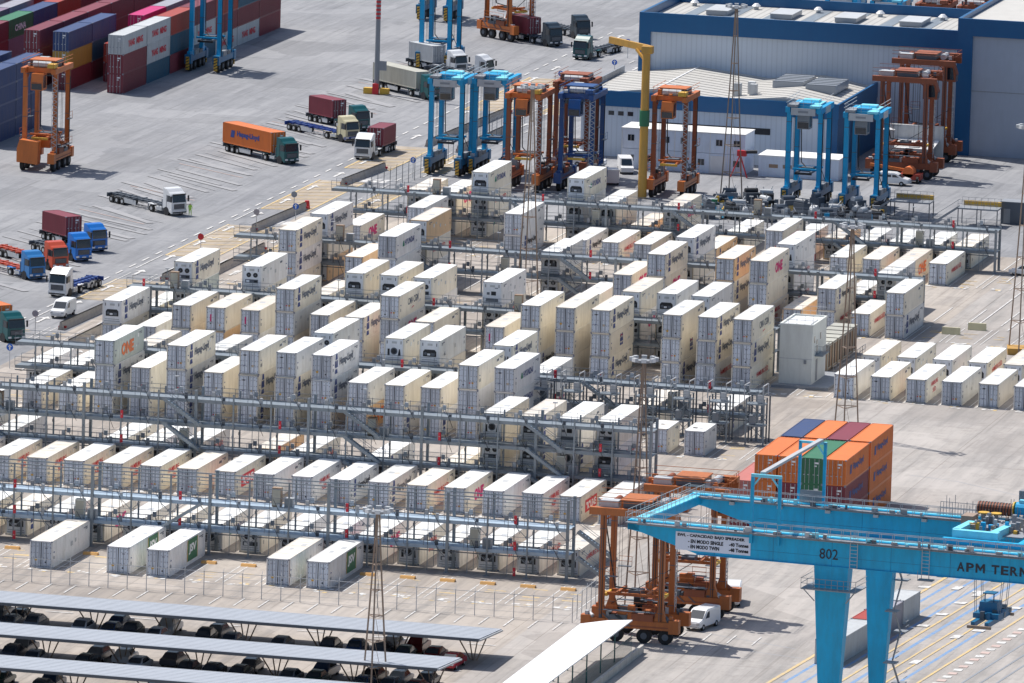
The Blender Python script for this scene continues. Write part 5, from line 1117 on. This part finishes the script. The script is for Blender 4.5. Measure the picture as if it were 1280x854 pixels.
# white canopy and its fence and wall
t = thing('walkway_canopy', 'bright white flat walkway canopy at the bottom edge', 'canopy', (24.4, -58.0, 0), 0)
m = MB(); m.add([(.2, -9, 3.4), (4.3, -9, 3.4), (4.5, 35, 3.4), (2.2, 33.8, 3.4), (0, 31, 3.4), (.2, -9, 3.52), (4.3, -9, 3.52), (4.5, 35, 3.52), (2.2, 33.8, 3.52), (0, 31, 3.52)],
                [(4, 3, 2, 1, 0), (5, 6, 7, 8, 9), (0, 1, 6, 5), (1, 2, 7, 6), (2, 3, 8, 7), (3, 4, 9, 8), (4, 0, 5, 9)], 'canopy_white')
for i in range(14): m.box(.25, -8 + i * 3.0, 3.52, 4.3, -7.95 + i * 3.0, 3.545, 'ltgrey')
m.obj('roof', t)
for y in range(0, 35, 6):
    for x in (.5, 3.9): m = MB(); m.box(x - .06, y - .06, 0, x + .06, y + .06, 3.4, 'truck_green'); m.obj('post', t)
t = thing('railing_fence', 'dark green railing fence under the white canopy on a low wall', 'fence', (29.0, -58, 0))
m = MB(); m.box(.6, -8, 0, .95, 36, .85, 'concrete'); m.obj('low_wall', t)
m = MB()
for z in (.3, 1.9): m.box(-.02, -8, z, .02, 35, z + .05, 'truck_green')
for i in range(110): m.box(-.015, -8 + i * .39, .1, .015, -7.97 + i * .39, 1.95, 'truck_green')
m.obj('bars', t)
def mesh_fence(label, pts, h=2.6, step=3.0, k='rail', name='chain_link_fence', wires=3, group='wire fences'):
    t = thing(name, label, 'fence', (0, 0, 0), 0, group); m = MB()
    for (a, b_) in zip(pts[:-1], pts[1:]):
        for i in range(wires): z = .1 + (h - .15) * i / (wires - 1); m.bar((a[0], a[1], z), (b_[0], b_[1], z), .022 if i < wires - 1 else .05, k)
    m.obj('wire', t); n = 0
    for (a, b_) in zip(pts[:-1], pts[1:]):
        d = Vector((b_[0] - a[0], b_[1] - a[1])); q = max(1, int(d.length / step))
        for i in range(q):
            if n >= 95: break
            m = MB(); m.box(-.035, -.035, 0, .035, .035, h, k); m.bar((0, 0, h), (0, .25, h + .35), .04, k); m.obj('post', t, (a[0] + d.x * i / q, a[1] + d.y * i / q, 0)); n += 1
    return t
mesh_fence('long chain-link fence between first reefer row and the carports', [(-62, -9.6), (19.3, -9.2), (19.0, 6.4)], k='ltgrey', wires=5, step=2.2 * 1.0 if False else 2.05)
mesh_fence('tall wire fence between the long wall and the yard end', [(-79.5, 278), (-78.2, 303)], h=3.0, step=2.6, k='machine', wires=6)
mesh_fence('tall wire fence behind the light blue straddle carrier pair', [(-79.0, 318), (-78.6, 372)], h=3.0, step=2.6, k='rail', wires=8)
# road barriers
def barrier(label, x0, y0, x1, y1, cap=True):
    t = thing('concrete_barrier', label, 'barrier', (0, 0, 0), 0, 'white concrete barriers along the left road'); a = Vector((x0, y0, 0)); b_ = Vector((x1, y1, 0)); d = (b_ - a).normalized(); p = Vector((-d.y, d.x, 0))
    m = MB(); pr = [(-.42, 0), (.42, 0), (.2, .45), (.13, 1.0), (-.13, 1.0), (-.2, .45)]
    vs = [tuple(a + p * q[0] + Vector((0, 0, q[1]))) for q in pr] + [tuple(b_ + p * q[0] + Vector((0, 0, q[1]))) for q in pr]
    m.add(vs, [(i, (i + 1) % 6, 6 + (i + 1) % 6, 6 + i) for i in range(6)] + [(5, 4, 3, 2, 1, 0), (6, 7, 8, 9, 10, 11)], 'barrier_white')
    for q in (.02, .98): c_ = a + (b_ - a) * q; m.bar(tuple(c_ + Vector((0, 0, .3))), tuple(c_ + d * .5 + Vector((0, 0, .3))), .95, 'red', .25); m.obj('wall', t)
    if cap:
        m = MB(); m.cyl(tuple(b_ + d * .8), tuple(b_ + d * .8 + Vector((0, 0, 1.1))), .45, 'red', 10, .3); m.obj('end_marker', t)
barrier('front white barrier beside the white van', -85.2, 151.5, -84.4, 177); barrier('second barrier running into the stacks at left', -80.3, 139, -80.0, 172, False)
barrier('barrier behind the lone tall reefer stack', -84.7, 194.5, -84.5, 214); barrier('short barrier right of the lone tall stack', -80.2, 196, -80.1, 226, False)
barrier('barrier left of the two-emblem stack', -85.9, 241, -85.0, 264); barrier('barrier above the farthest rack end', -86.3, 288, -85.1, 306, False)
barrier('long pale barrier behind the light blue carrier pair', -85.5, 331, -83.6, 372, False); barrier('inner long barrier behind the light blue carriers', -79.9, 327, -79.0, 352, False)
def sign(label, x, y, k='sign_blue', h=2.6, shape='disc'):
    t = thing('road_sign', label, 'sign', (x, y, 0), 0, 'round road signs'); m = MB(); m.cyl((0, 0, 0), (0, 0, h), .05, 'ltgrey', 6); m.obj('pole', t)
    m = MB(); m.cyl((0, -.08, h), (0, -.03, h), .42, k, 16)
    if k == 'sign_blue': m.quad([(-.08, -.09, h - .3), (.08, -.09, h - .3), (.08, -.09, h + .1), (-.08, -.09, h + .1)], 'ink_white'); m.quad([(-.25, -.09, h + .05), (.25, -.09, h + .05), (0, -.09, h + .32)], 'ink_white')
    m.obj('disc', t)
sign('blue arrow sign near the left edge of the yard', -82.3, 121.1, 'sign_blue')
sign('blue arrow sign behind the two-emblem stack', -82.2, 249.0, 'sign_blue')
sign('blue arrow sign by the farthest rack', -79.2, 299.2, 'sign_blue')
sign('blue arrow sign above the warehouse wall', -78.4, 415.9, 'sign_blue')
sign('upper blue arrow sign left of the warehouse', -82.4, 441.4, 'sign_blue')
sign('blue arrow sign left of warehouse, behind the rusty carrier top', -82.7, 399.3, 'sign_blue')
sign('red round sign beside lone tall stack', -86.2, 217.1, 'red')
sign('pink-grey round sign at the front barrier', -87.1, 147.0, 'grey_cont')
sign('pink-grey round sign at the middle barrier', -85.6, 241.7, 'grey_cont')
sign('dark round sign beside the barrier end', -85.4, 259.7, 'midgrey')
for i, (x, y) in enumerate(((-79.3, 166), (-79.6, 262), (-33.9 - 13, 302), (-52.8, 307))):
    m = MB(); m.cyl((0, 0, 0), (0, 0, .9), .28, 'red', 10, .05); m.box(-.35, -.35, 0, .35, .35, .06, 'red'); tag(m.obj('traffic_cone', None, (x, y, .005)), 'red traffic cone standing on the pavement, %s from the left' % ordn(i + 1), 'cone', 'traffic cones')
# jib crane
t = thing('jib_crane', 'yellow pillar jib crane with long horizontal arm', 'crane', (-45.3, 294.6, 0))
m = MB(); m.cyl((0, 0, 0), (0, 0, 20.2), .62, 'amber', 16, .55); m.obj('pillar', t)
m = MB(); m.bar((.7, 0, 20.7), (-6.6, 6, 20.9), .5, 'amber', .9); m.bar((-.1, 0, 19.0), (-1.8, 1.5, 20.4), .3, 'amber'); m.box(-.6, -.6, 20.1, .9, .6, 21.1, 'amber'); m.obj('arm', t)
m = MB(); m.cyl((0, 0, 10), (0, 0, 12.2), .7, 'green_cont', 16); m.obj('green_band', t)

# ------------------------------------------------------------------ lighting masts
def lattice_mast(label, x, y, h, w=2.6, lamps=True, base=None):
    t = thing('lattice_mast', label, 'light mast', (x, y, 0), R(12), 'lattice lighting masts'); m = MB()
    def pt(i, z): a = 2 * math.pi * i / 3 + .4; r = w / 2 * (1 - z / h) ** 1.15 + .16; return (r * math.cos(a), r * math.sin(a), z)
    zs = [h * k / 7 for k in range(8)]
    for i in range(3):
        for a, b_ in zip(zs[:-1], zs[1:]): m.bar(pt(i, a), pt(i, b_), .17, 'lattice')
    for z in zs[1:]:
        for i in range(3): m.bar(pt(i, z), pt((i + 1) % 3, z), .09, 'lattice')
    m.obj('lattice', t); m = MB()
    for a, b_ in zip(zs[:-1], zs[1:]): m.bar((pt(0, a)[0] * .5, 0, a), (0, 0, b_), .04, 'lattice')
    m.obj('cable', t)
    if lamps:
        m = MB(); m.cyl((0, 0, h), (0, 0, h + .25), .8, 'midgrey', 12)
        m.obj('head_ring', t)
        for i in range(8):
            a = 2 * math.pi * i / 8; q = MB(); q.box(-.28, -.15, -.2, .28, .25, .2, 'ltgrey'); q.box(-.24, -.17, -.17, .24, -.15, .17, 'white'); q.obj('floodlight', t, (1.35 * math.cos(a), 1.35 * math.sin(a), h + .35), a + math.pi / 2)
    if base: m = MB(); m.box(-1.6, -1.6, 0, 1.6, 1.6, .8, base); m.obj('base', t)
    return t
lattice_mast('slender lattice lamp mast in front of warehouse and cabins', -33.6, 298, 26.6, 3.2); lattice_mast('lattice lamp mast between orange carrier and stacks', -35.3, 189, 28.5, 3.0)
lattice_mast('lattice lamp mast in front of the first reefer row', 9.5, -52, 18.0 + .0, 2.6); lattice_mast('lattice lamp mast with lamp ring beside the crane girder tip', 23.6, 1.4, 26.0, 2.8)
lattice_mast('lattice lamp mast in front of the right-hand reefer row', 21.7, 114.9, 24.5, 3.0); lattice_mast('lattice lamp mast on a yellow base at the right edge', 29.2, 183.5, 28, 3.2, base='amber')
t = thing('lamp_post', 'tall grey lamp post with red and white bands and yellow base blocks', 'lamp post', (-107.0, 383.2, 0))
m = MB(); m.cyl((0, 0, 0), (0, 0, 26), .42, 'midgrey', 12, .28); m.obj('pole', t)
m = MB()
for i in range(5): m.cyl((0, 0, 11.3 + i * .6), (0, 0, 11.6 + i * .6), .38, 'red', 12)
m.obj('red_band', t)
m = MB(); m.box(-1.9, -.5, 0, -.6, .5, .9, 'yellow'); m.box(.6, -.5, 0, 1.9, .5, .9, 'yellow'); m.box(-.45, -.75, 0, .45, -.4, 1.6, 'red'); m.obj('base_block', t)
m = MB(); m.box(.3, -.2, 3.6, 1.5, -.1, 5.0, 'midgrey'); m.obj('panel', t)

# ------------------------------------------------------------------ buildings
t = thing('warehouse', 'low grey warehouse with dark blue fascia and pitched pale roof', 'building', (0, 0, 0))
X0, X1, Y0, Y1, HM = -63.6, -26.5, 333.5, 360.0, 9.4
m = MB(); m.box(X0, Y0, 0, X1, Y1, 7.2, 'wall_ribbed'); m.box(X0 + 9, Y0 - .05, 4.4, X1 - 9.5, Y0, 5.3, 'dark'); m.obj('wall', t)
for i in range(3): q = MB(); q.box(X0 + 4 + i * 1.4, Y0 - .05, 5.9, X0 + 4.8 + i * 1.4, Y0, 6.5, 'glass'); q.obj('window', t)
m = MB(); m.box(X0 - .4, Y0 - .4, 7.2, X1 + .4, Y0 - .05, HM, 'warehouse_blue'); m.box(X1 + .05, Y0 - .05, 7.2, X1 + .4, Y1, HM, 'warehouse_blue'); m.box(X0 - .4, Y0 - .05, 7.2, X0 - .05, Y1, HM + .2, 'midgrey'); m.box(X1 - 1.2, Y0 - .3, 0, X1 + .3, Y0 - .02, 7.2, 'warehouse_blue'); m.box(X1 + .0 + .01, Y0, 0, X1 + .3, Y1, 7.2, 'warehouse_blue'); m.obj('fascia', t)
m = MB(); xr1, xv, xr2 = -52.6, -42.3, -34.0; z0, z1 = 8.7, 10.1
pts = [(X0, z0), (xr1, z1), (xv, z0 + .35), (xr2, z1 - .1), (X1, z0)]
for (a, b_) in zip(pts[:-1], pts[1:]): m.quad([(a[0], Y0, a[1]), (b_[0], Y0, b_[1]), (b_[0], Y1, b_[1]), (a[0], Y1, a[1])], 'warehouse_roof')
m.add([(p[0], Y0, p[1]) for p in pts] + [(X1, Y0, 7.3), (X0, Y0, 7.3)], [(0, 1, 2, 3, 4, 5, 6)], 'warehouse_roof')
m.obj('roof', t)
m = MB()
for (a, b_) in zip(pts[:-1], pts[1:]):
    for i in range(11): y = Y0 + 1.5 + i * 2.3; m.bar((a[0], y, a[1] + .02), (b_[0], y, b_[1] + .02), .09 if a[1] > b_[1] or i % 2 else .04, 'roof_seam', .05)
m.bar((xr1, Y0, z1 + .03), (xr1, Y1, z1 + .03), .25, 'white', .06)
m.obj('roof_seam', t)
for (x, y) in ((-38.6, 346), (-33.4, 344.2)):
    m = MB(); m.box(x, y, 9.3, x + 4.4, y + 9, 10.5, 'skylight')
    for i in range(6): m.box(x - .05, y + i * 1.7, 10.5, x + 4.45, y + i * 1.7 + .3, 10.56, 'machine')
    m.obj('roof_monitor', t)
for (x, y) in ((-42.5, 338), (-41.0, 340.4), (-40.2, 338)): m = MB(); m.box(x, y, 8.9, x + 1.0, y + 1.0, 10.9, 'greyw_cont'); m.obj('roof_vent', t)
t = thing('large_warehouse', 'large grey warehouse with blue frame and skylit pale roof', 'building', (0, 0, 0)); X0, X1, Y0, Y1, HB = -61.1, -13.6, 360.0, 388, 17.6
m = MB(); m.box(X0, Y0, 0, X1, Y1, 14.8, 'wall_ribbed'); m.obj('wall', t)
m = MB(); m.box(X0 - .5, Y0 - .5, 14.8, X1, Y0 - .05, HB, 'warehouse_blue'); m.box(X0 - .5, Y0 - .5, 0, X0 + 1.2, Y0 - .05, 14.8, 'warehouse_blue'); m.box(X0 - .5, Y0 - .05, 14.8, X0 - .05, Y1, HB, 'warehouse_blue'); m.box(X0 - .5, Y1 - 4.4, 14.8, X1, Y1 - 4, HB + .2, 'warehouse_blue'); m.obj('fascia', t)
m = MB(); m.box(X0, Y0, 16.2, X1, Y1 - 4.4, 16.4, 'roof_ribbed'); m.obj('roof', t)
for i in range(8): x = X0 + 4 + i * 5.8; m = MB(); m.box(x, Y0 + .5, 16.4, x + 1.8, Y1 - 5, 16.46, 'galv'); m.obj('roof_light', t)
for i in range(5): x = X0 + 7 + i * 9.6; m = MB(); m.box(x, Y0 + 10, 16.46, x + 3.2, Y0 + 17, 17.1, 'skylight'); m.box(x - .1, Y0 + 9.9, 17.1, x + 3.3, Y0 + 17.1, 17.2, 'ltgrey'); m.obj('skylight', t)
for i in range(6): x = X0 + 3 + i * 9.3; m = MB(); m.cyl((x, Y0 + 20, 16.4), (x, Y0 + 20, 16.9), .35, 'ltgrey', 10); m.cyl((x, Y0 + 20, 16.9), (x, Y0 + 20, 17.3), .7, 'white', 12, .3); m.obj('roof_ventilator', t)
t = thing('tall_warehouse', 'tall grey-walled warehouse with blue frame at right edge', 'building', (0, 0, 0)); X0, X1, Y0, Y1, HR = -13.5, 30, 357.0, 400, 19.8
m = MB(); m.box(X0, Y0, 0, X1, Y1, 17.3, 'warehouse_wall'); m.box(X0 + 1.7, Y0 - .03, 9.3, X1, Y0, 9.4, 'midgrey'); m.obj('wall', t)
m = MB(); m.box(X0 - .5, Y0 - .5, 17.3, X1, Y0 - .05, HR, 'warehouse_blue'); m.box(X0 - .5, Y0 - .5, 0, X0 + 1.7, Y0 - .05, 17.3, 'warehouse_blue'); m.box(X0 - .5, Y0 - .05, 17.3, X0 - .05, Y1, HR, 'warehouse_blue'); m.obj('fascia', t)
m = MB(); m.box(X0, Y0, 18.9, X1, Y1, 19.1, 'warehouse_roof'); m.obj('roof', t)
# site cabins
t = thing('cabin_block', 'two-storey block of pale portable cabins before the warehouse', 'building', (-55.0, 322.6, 0))
for lvz in (0, 2.85):
    for i in range(7):
        m = MB(); x = i * 2.55; m.box(x + .02, 0, lvz, x + 2.53, 6.0, lvz + 2.8, 'cabin_wall'); m.box(x, -.04, lvz, x + .1, 0, lvz + 2.8, 'white'); m.obj('cabin', t)
        if (i + (lvz > 1)) % 3 != 2: q = MB(); q.box(x + .9, -.06, lvz + 1.1, x + 1.8, -.01, lvz + 1.95, 'glass'); q.box(x + 1.33, -.07, lvz + 1.1, x + 1.37, -.06, lvz + 1.95, 'white'); q.obj('window', t)
m = MB(); m.box(12.9, -.05, .05, 15.1, 0, 2.5, 'white'); m.obj('door', t)
m = MB(); m.box(-.1, -.1, 5.68, 17.9, 6.1, 5.78, 'roof_white'); m.obj('roof', t)
t = thing('low_cabin', 'low white flat-roofed cabin right of the cabin block', 'building', (-35.2, 322.8, 0))
m = MB(); m.box(0, 0, 0, 11.5, 5.5, 2.9, 'cabin_wall'); m.obj('wall', t)
for x in (1.5, 3.5, 5.4): q = MB(); q.box(x, -.03, 1.3, x + 1.3, 0, 1.8, 'brown_box'); q.obj('vent', t)
m = MB(); m.box(-.1, -.1, 2.9, 11.6, 5.6, 3.05, 'roof_white'); m.obj('roof', t)
t = thing('workshop_shed', 'low shed and pale wall between the rusty carriers and tall warehouse', 'building', (-25.0, 341.5, 0))
m = MB(); m.box(3.0, 4.4, 0, 11.5, 5.0, 5.4, 'greyw_cont'); m.obj('back_wall', t)
m = MB(); m.box(5.0, .2, 0, 10.5, 4.2, 2.6, 'midgrey'); m.obj('wall', t)
m = MB(); m.add([(4.6, -.4, 2.6), (11.0, -.4, 2.6), (11.0, 4.4, 3.3), (4.6, 4.4, 3.3), (4.6, -.4, 2.72), (11.0, -.4, 2.72), (11, 4.4, 3.42), (4.6, 4.4, 3.42)], [(0, 3, 2, 1), (4, 5, 6, 7), (0, 1, 5, 4), (1, 2, 6, 5), (2, 3, 7, 6), (3, 0, 4, 7)], 'white'); m.obj('roof', t)
t = thing('storage_tank', 'white upright cylindrical tank by the workshop shed', 'tank', (-20.0, 338.4, 0)); m = MB(); m.cyl((0, 0, 0), (0, 0, 5.6), 1.0, 'greyw_cont', 20); m.obj('shell', t); m = MB(); m.cyl((0, 0, 5.6), (0, 0, 5.9), 1.03, 'white', 20, .2); m.obj('lid', t)

# ------------------------------------------------------------------ workshop yard clutter
def plat(label, x, y):
    t = thing('maintenance_platform', label, 'platform', (x, y, 0), 0, 'maintenance platforms with stairs')
    m = MB(); m.box(0, 0, 2.3, 5.5, 3, 2.5, 'midgrey'); 
    for a in (0, 2.6, 5.4):
        for b_ in (0, 2.9): m.box(a, b_, 0, a + .12, b_ + .12, 2.4, 'machine')
    m.obj('deck', t)
    m = MB(); rail_line(m, 0, 5.5, .05, 2.5, 'midgrey', .9); rail_line(m, 0, 5.5, 2.95, 2.5, 'midgrey', .9); m.obj('railing', t)
    m = MB(); m.box(.2, 3.1, 2.4, 5.4, 3.5, 3.1, 'yellow'); m.obj('yellow_beam', t)
    m = MB()
    for dy in (.3, 1.5): m.bar((0, dy, 2.5), (-3.6, dy, 0), .08, 'midgrey', .3); m.bar((0, dy, 3.5), (-3.6, dy, 1), .05, 'midgrey')
    for i in range(9): a = i / 9; m.box(-3.6 * a - .3, .3, 2.45 - 2.45 * a - .1, -3.6 * a, 1.5, 2.5 - 2.45 * a - .1, 'midgrey')
    m.obj('staircase', t)
plat('steel maintenance platform with stairs, left of the two', -9.5, 290); plat('steel maintenance platform with stairs, right of the two', .4, 287.5)
for i, (x, y, k, s) in enumerate(((-37.6, 283, 'sky_blue', 6), (-36.5, 278.5, 'crane_light', 6), (-37.5, 287.5, 'teal_cont', 7), (-29, 286, 'machine', 5))):
    t = thing('spare_spreader', '%s container spreader frame lying on the workshop yard, %s from front' % (('blue', 'light blue', 'teal', 'black')[i], ordn((2, 1, 4, 3)[i])), 'spreader', (x, y, 0), R(rnd.uniform(-12, 12)), 'spare spreaders on the workshop yard')
    m = MB(); m.box(0, 0, .5, s, .4, .95, k); m.box(0, 1.8, .5, s, 2.2, .95, k); m.box(-.3, -.2, .2, 0, 2.4, .8, 'yellow' if i % 2 else k); m.box(s, -.2, .2, s + .3, 2.4, .8, 'yellow' if i == 0 else k); m.box(s * .35, .2, .6, s * .65, 2.0, 1.7, 'machine'); m.box(0, 0, 0, .2, 2.2, .5, 'machine'); m.box(s - .2, 0, 0, s, 2.2, .5, 'machine'); m.obj('frame', t)
    m = MB()
    for j in range(8): a = rnd.uniform(.3, s - .8); b_ = rnd.uniform(0, 1.8); m.box(a, b_, .9, a + .5, b_ + .4, 1.2 + rnd.random() * .8, rnd.choice(['ltgrey', 'yellow', 'green_cont', 'machine', k]))
    m.obj('hydraulics', t)
for rk in range(4):
    for i in range(8):
        x = -33.0 + i * 3.1 + rnd.uniform(-.6, .6); y = 280.5 + rk * 4.4 + rnd.uniform(-.8, .8)
        if rk == 3 and -30 < x < -10: y -= 1.5
        t = thing('machine_part', 'dark scrap machine unit in the workshop pile, %s from the left, %s rank' % (ordn(i + 1), ordn(rk + 1)), 'machine part', (x, y, 0), rnd.random() * 3, 'machine parts piled on the workshop yard')
        hh = rnd.uniform(.7, 2.2); m = MB(); m.box(-1.0, -.7, 0, 1.0, .7, hh, rnd.choice(['machine', 'machine', 'dark', 'midgrey'])); m.cyl((-.9, .2, hh + .2), (.9, .2, hh + .2), .38, rnd.choice(['ltgrey', 'machine', 'dark', 'ltgrey']), 10); m.box(-.4, -.95, .2, .3, -.7, 1.2, rnd.choice(['ltgrey', 'sky_blue', 'midgrey', 'yellow'])); m.obj('housing', t)
        m = MB(); m.bar((-.6, -.7, .1), (.8, .3, hh + 1.0), .1, 'ltgrey'); m.bar((.6, -.7, .1), (-.5, .5, hh + .8), .08, 'midgrey'); m.bar((-1.4, .5, .3), (1.3, -.8, .4), .14, 'machine'); m.obj('pipe', t)
t = thing('boom_lift', 'orange-red boom lift parked beneath the rusty straddle carrier', 'boom lift', (-15.4, 325.0, 0)); m = MB(); m.box(0, 0, .5, 3, 1.8, 1.3, 'red_cont'); m.cyl((1.2, 0, 1.5), (1.2, 1.8, 1.5), .8, 'ink_orange', 14); m.obj('body', t); m = MB(); m.bar((1.5, .9, 1.6), (-4.5, 1.2, 2.2), .4, 'orange'); m.obj('boom', t)
for s in (.4, 2.6):
    for y in (0, 1.8): mk('wheel', WH, t, (s, y, 0))
t = thing('red_tripod_hoist', 'red and black tripod hoist beside the low cabin', 'hoist', (-37.4, 320.6, 0)); m = MB()
for dx, dy in ((-1.2, -.5), (1.2, -.5), (0, 1)): m.bar((0, 0, 3.2), (dx, dy, 0), .14, 'red')
m.obj('leg', t); m = MB(); m.box(-.4, -.3, 3.0, .9, .4, 3.8, 'red'); m.cyl((.6, 0, 3.6), (2.4, .2, 3.7), .25, 'dark', 8); m.obj('head', t)
for i, (x, y) in enumerate(((-52.5, 316), (-53.5, 309), (-57.2, 322))):
    t = thing('parked_van', 'small white van at the cabins behind the blue carrier, %s' % ('middle one', 'front one', 'rear one')[i], 'van', (x, y, 0), R((20, 200, 90)[i]), 'vans')
    m = MB(); m.prism([(0, .35), (0, .95), (.85, 1.15), (1.6, 2.1), (4.6, 2.2), (4.7, .35)], 'x', -.9, .9, 'truck_white'); m.obj('body', t); m = MB(); m.quad([(-.75, .84, 1.2), (.75, .84, 1.2), (.7, 1.5, 2.0), (-.7, 1.5, 2.0)], 'glass'); m.v = [(a, b_ - .03, c_ + .02) for a, b_, c_ in m.v]; m.obj('window', t)
    for s in (-.82, .82):
        for yy in (.9, 3.8): mm = mk('wheel', WH, t, (s, yy, 0)); mm.scale = (.7, .68, .68)
for i, (x, y, h) in enumerate(((5.5, 292, 3), (11.5, 287, 3.2), (13.5, 290, 2.4))):
    t = thing('workshop_container', 'dark workshop box near the right platform, %s from left' % ordn(i + 1), 'workshop box', (x, y, 0), 0, 'dark workshop boxes'); m = MB(); m.box(0, 0, 0, 3.4, 2.6, h, 'machine'); m.box(.4, -.03, .1, 1.3, 0, 2.1, 'midgrey'); m.obj('box', t); m = MB(); m.box(-.1, -.1, h, 3.5, 2.7, h + .1, 'midgrey'); m.obj('lid', t)

# ------------------------------------------------------------------ person
me = bpy.data.meshes.new('person')
pv_ = [((0, 0, .95), .15), ((0, 0, 1.2), .15), ((0, 0, 1.42), .17), ((0, 0, 1.53), .065), ((0, -.01, 1.62), .085), ((0, -.01, 1.72), .09),
       ((-.10, 0, .88), .095), ((-.12, -.01, .5), .068), ((-.13, .02, .09), .045), ((-.14, -.12, .04), .04), ((.10, 0, .88), .095), ((.14, -.04, .5), .068), ((.16, -.02, .09), .045), ((.17, -.15, .04), .04),
       ((-.21, 0, 1.40), .06), ((-.27, .03, 1.13), .045), ((-.26, -.08, .90), .035), ((.21, 0, 1.40), .06), ((.28, .02, 1.13), .045), ((.24, -.12, .95), .035)]
ed = [(0, 1), (1, 2), (2, 3), (3, 4), (4, 5), (0, 6), (6, 7), (7, 8), (8, 9), (0, 10), (10, 11), (11, 12), (12, 13), (2, 14), (14, 15), (15, 16), (2, 17), (17, 18), (18, 19)]
me.from_pydata([p for p, r in pv_], ed, [])
po = bpy.data.objects.new('tmp_person', me); COL.objects.link(po); sk = po.modifiers.new('s', 'SKIN'); po.modifiers.new('u', 'SUBSURF').levels = 1
for i, (p, r) in enumerate(pv_): me.skin_vertices[0].data[i].radius = (r, r)
me.skin_vertices[0].data[0].use_root = True
bpy.context.view_layer.update(); dg = bpy.context.evaluated_depsgraph_get(); bme = bpy.data.meshes.new_from_object(po.evaluated_get(dg)); bpy.data.objects.remove(po)
bme.materials.clear()
for k in ('hivis', 'skin', 'midgrey'): bme.materials.append(M[k])
for p in bme.polygons:
    z = p.center.z; p.material_index = 1 if z > 1.52 or (z < .97 and z > .84 and abs(p.center.x) > .2) else (2 if z < .12 else 0)
tag(mk('person', bme, None, (-97.6, 251.4, .0), R(20)), 'person in yellow-green high-visibility clothes standing beside the white truck cab', 'person')

# ------------------------------------------------------------------ camera, light, world
f, pit, roll, Hc, yaw = 11139.2773, 0.1592, 0.029, 174.685, -0.2426
cp, sp_, cr, sr = math.cos(pit), math.sin(pit), math.cos(roll), math.sin(roll)
RZ = Matrix.Rotation(-yaw, 3, 'Z')
fw = RZ @ Vector((0, cp, -sp_)); r0 = Vector((1, 0, 0)); u0 = Vector((0, sp_, cp)); rr = RZ @ (r0 * cr + u0 * sr); uu = RZ @ (-r0 * sr + u0 * cr)
cd = bpy.data.cameras.new('camera'); cam = bpy.data.objects.new('camera', cd); COL.objects.link(cam)
cam.matrix_world = Matrix(((rr.x, uu.x, -fw.x, 230), (rr.y, uu.y, -fw.y, -890), (rr.z, uu.z, -fw.z, Hc), (0, 0, 0, 1)))
cd.sensor_width = 36; cd.lens = 36 * f / 1280; cd.clip_start = 50; cd.clip_end = 9000; scn.camera = cam
sun_dir = Vector((-.57, .28, 1.0)).normalized(); el = math.asin(sun_dir.z); az = math.atan2(sun_dir.x, sun_dir.y)
sd = bpy.data.lights.new('sun', 'SUN'); sd.energy = 5.0; sd.angle = R(.5); sd.color = (1, .955, .89); so = bpy.data.objects.new('sun', sd); COL.objects.link(so)
so.rotation_euler = sun_dir.to_track_quat('Z', 'Y').to_euler()
w = bpy.data.worlds.new('World'); scn.world = w; w.use_nodes = True; nt = w.node_tree; bg = nt.nodes['Background']
sk = nt.nodes.new('ShaderNodeTexSky'); sk.sky_type = 'NISHITA'; sk.sun_disc = False; sk.sun_elevation = el; sk.sun_rotation = az; sk.altitude = 100; sk.air_density = 1.2; sk.dust_density = 3.0; sk.ozone_density = 4.0
nt.links.new(sk.outputs[0], bg.inputs[0]); bg.inputs[1].default_value = .11
scn.view_settings.view_transform = 'Standard'; scn.view_settings.look = 'None'; scn.view_settings.exposure = 0; scn.view_settings.gamma = 1
scn.cycles.max_bounces = 7; scn.cycles.diffuse_bounces = 6
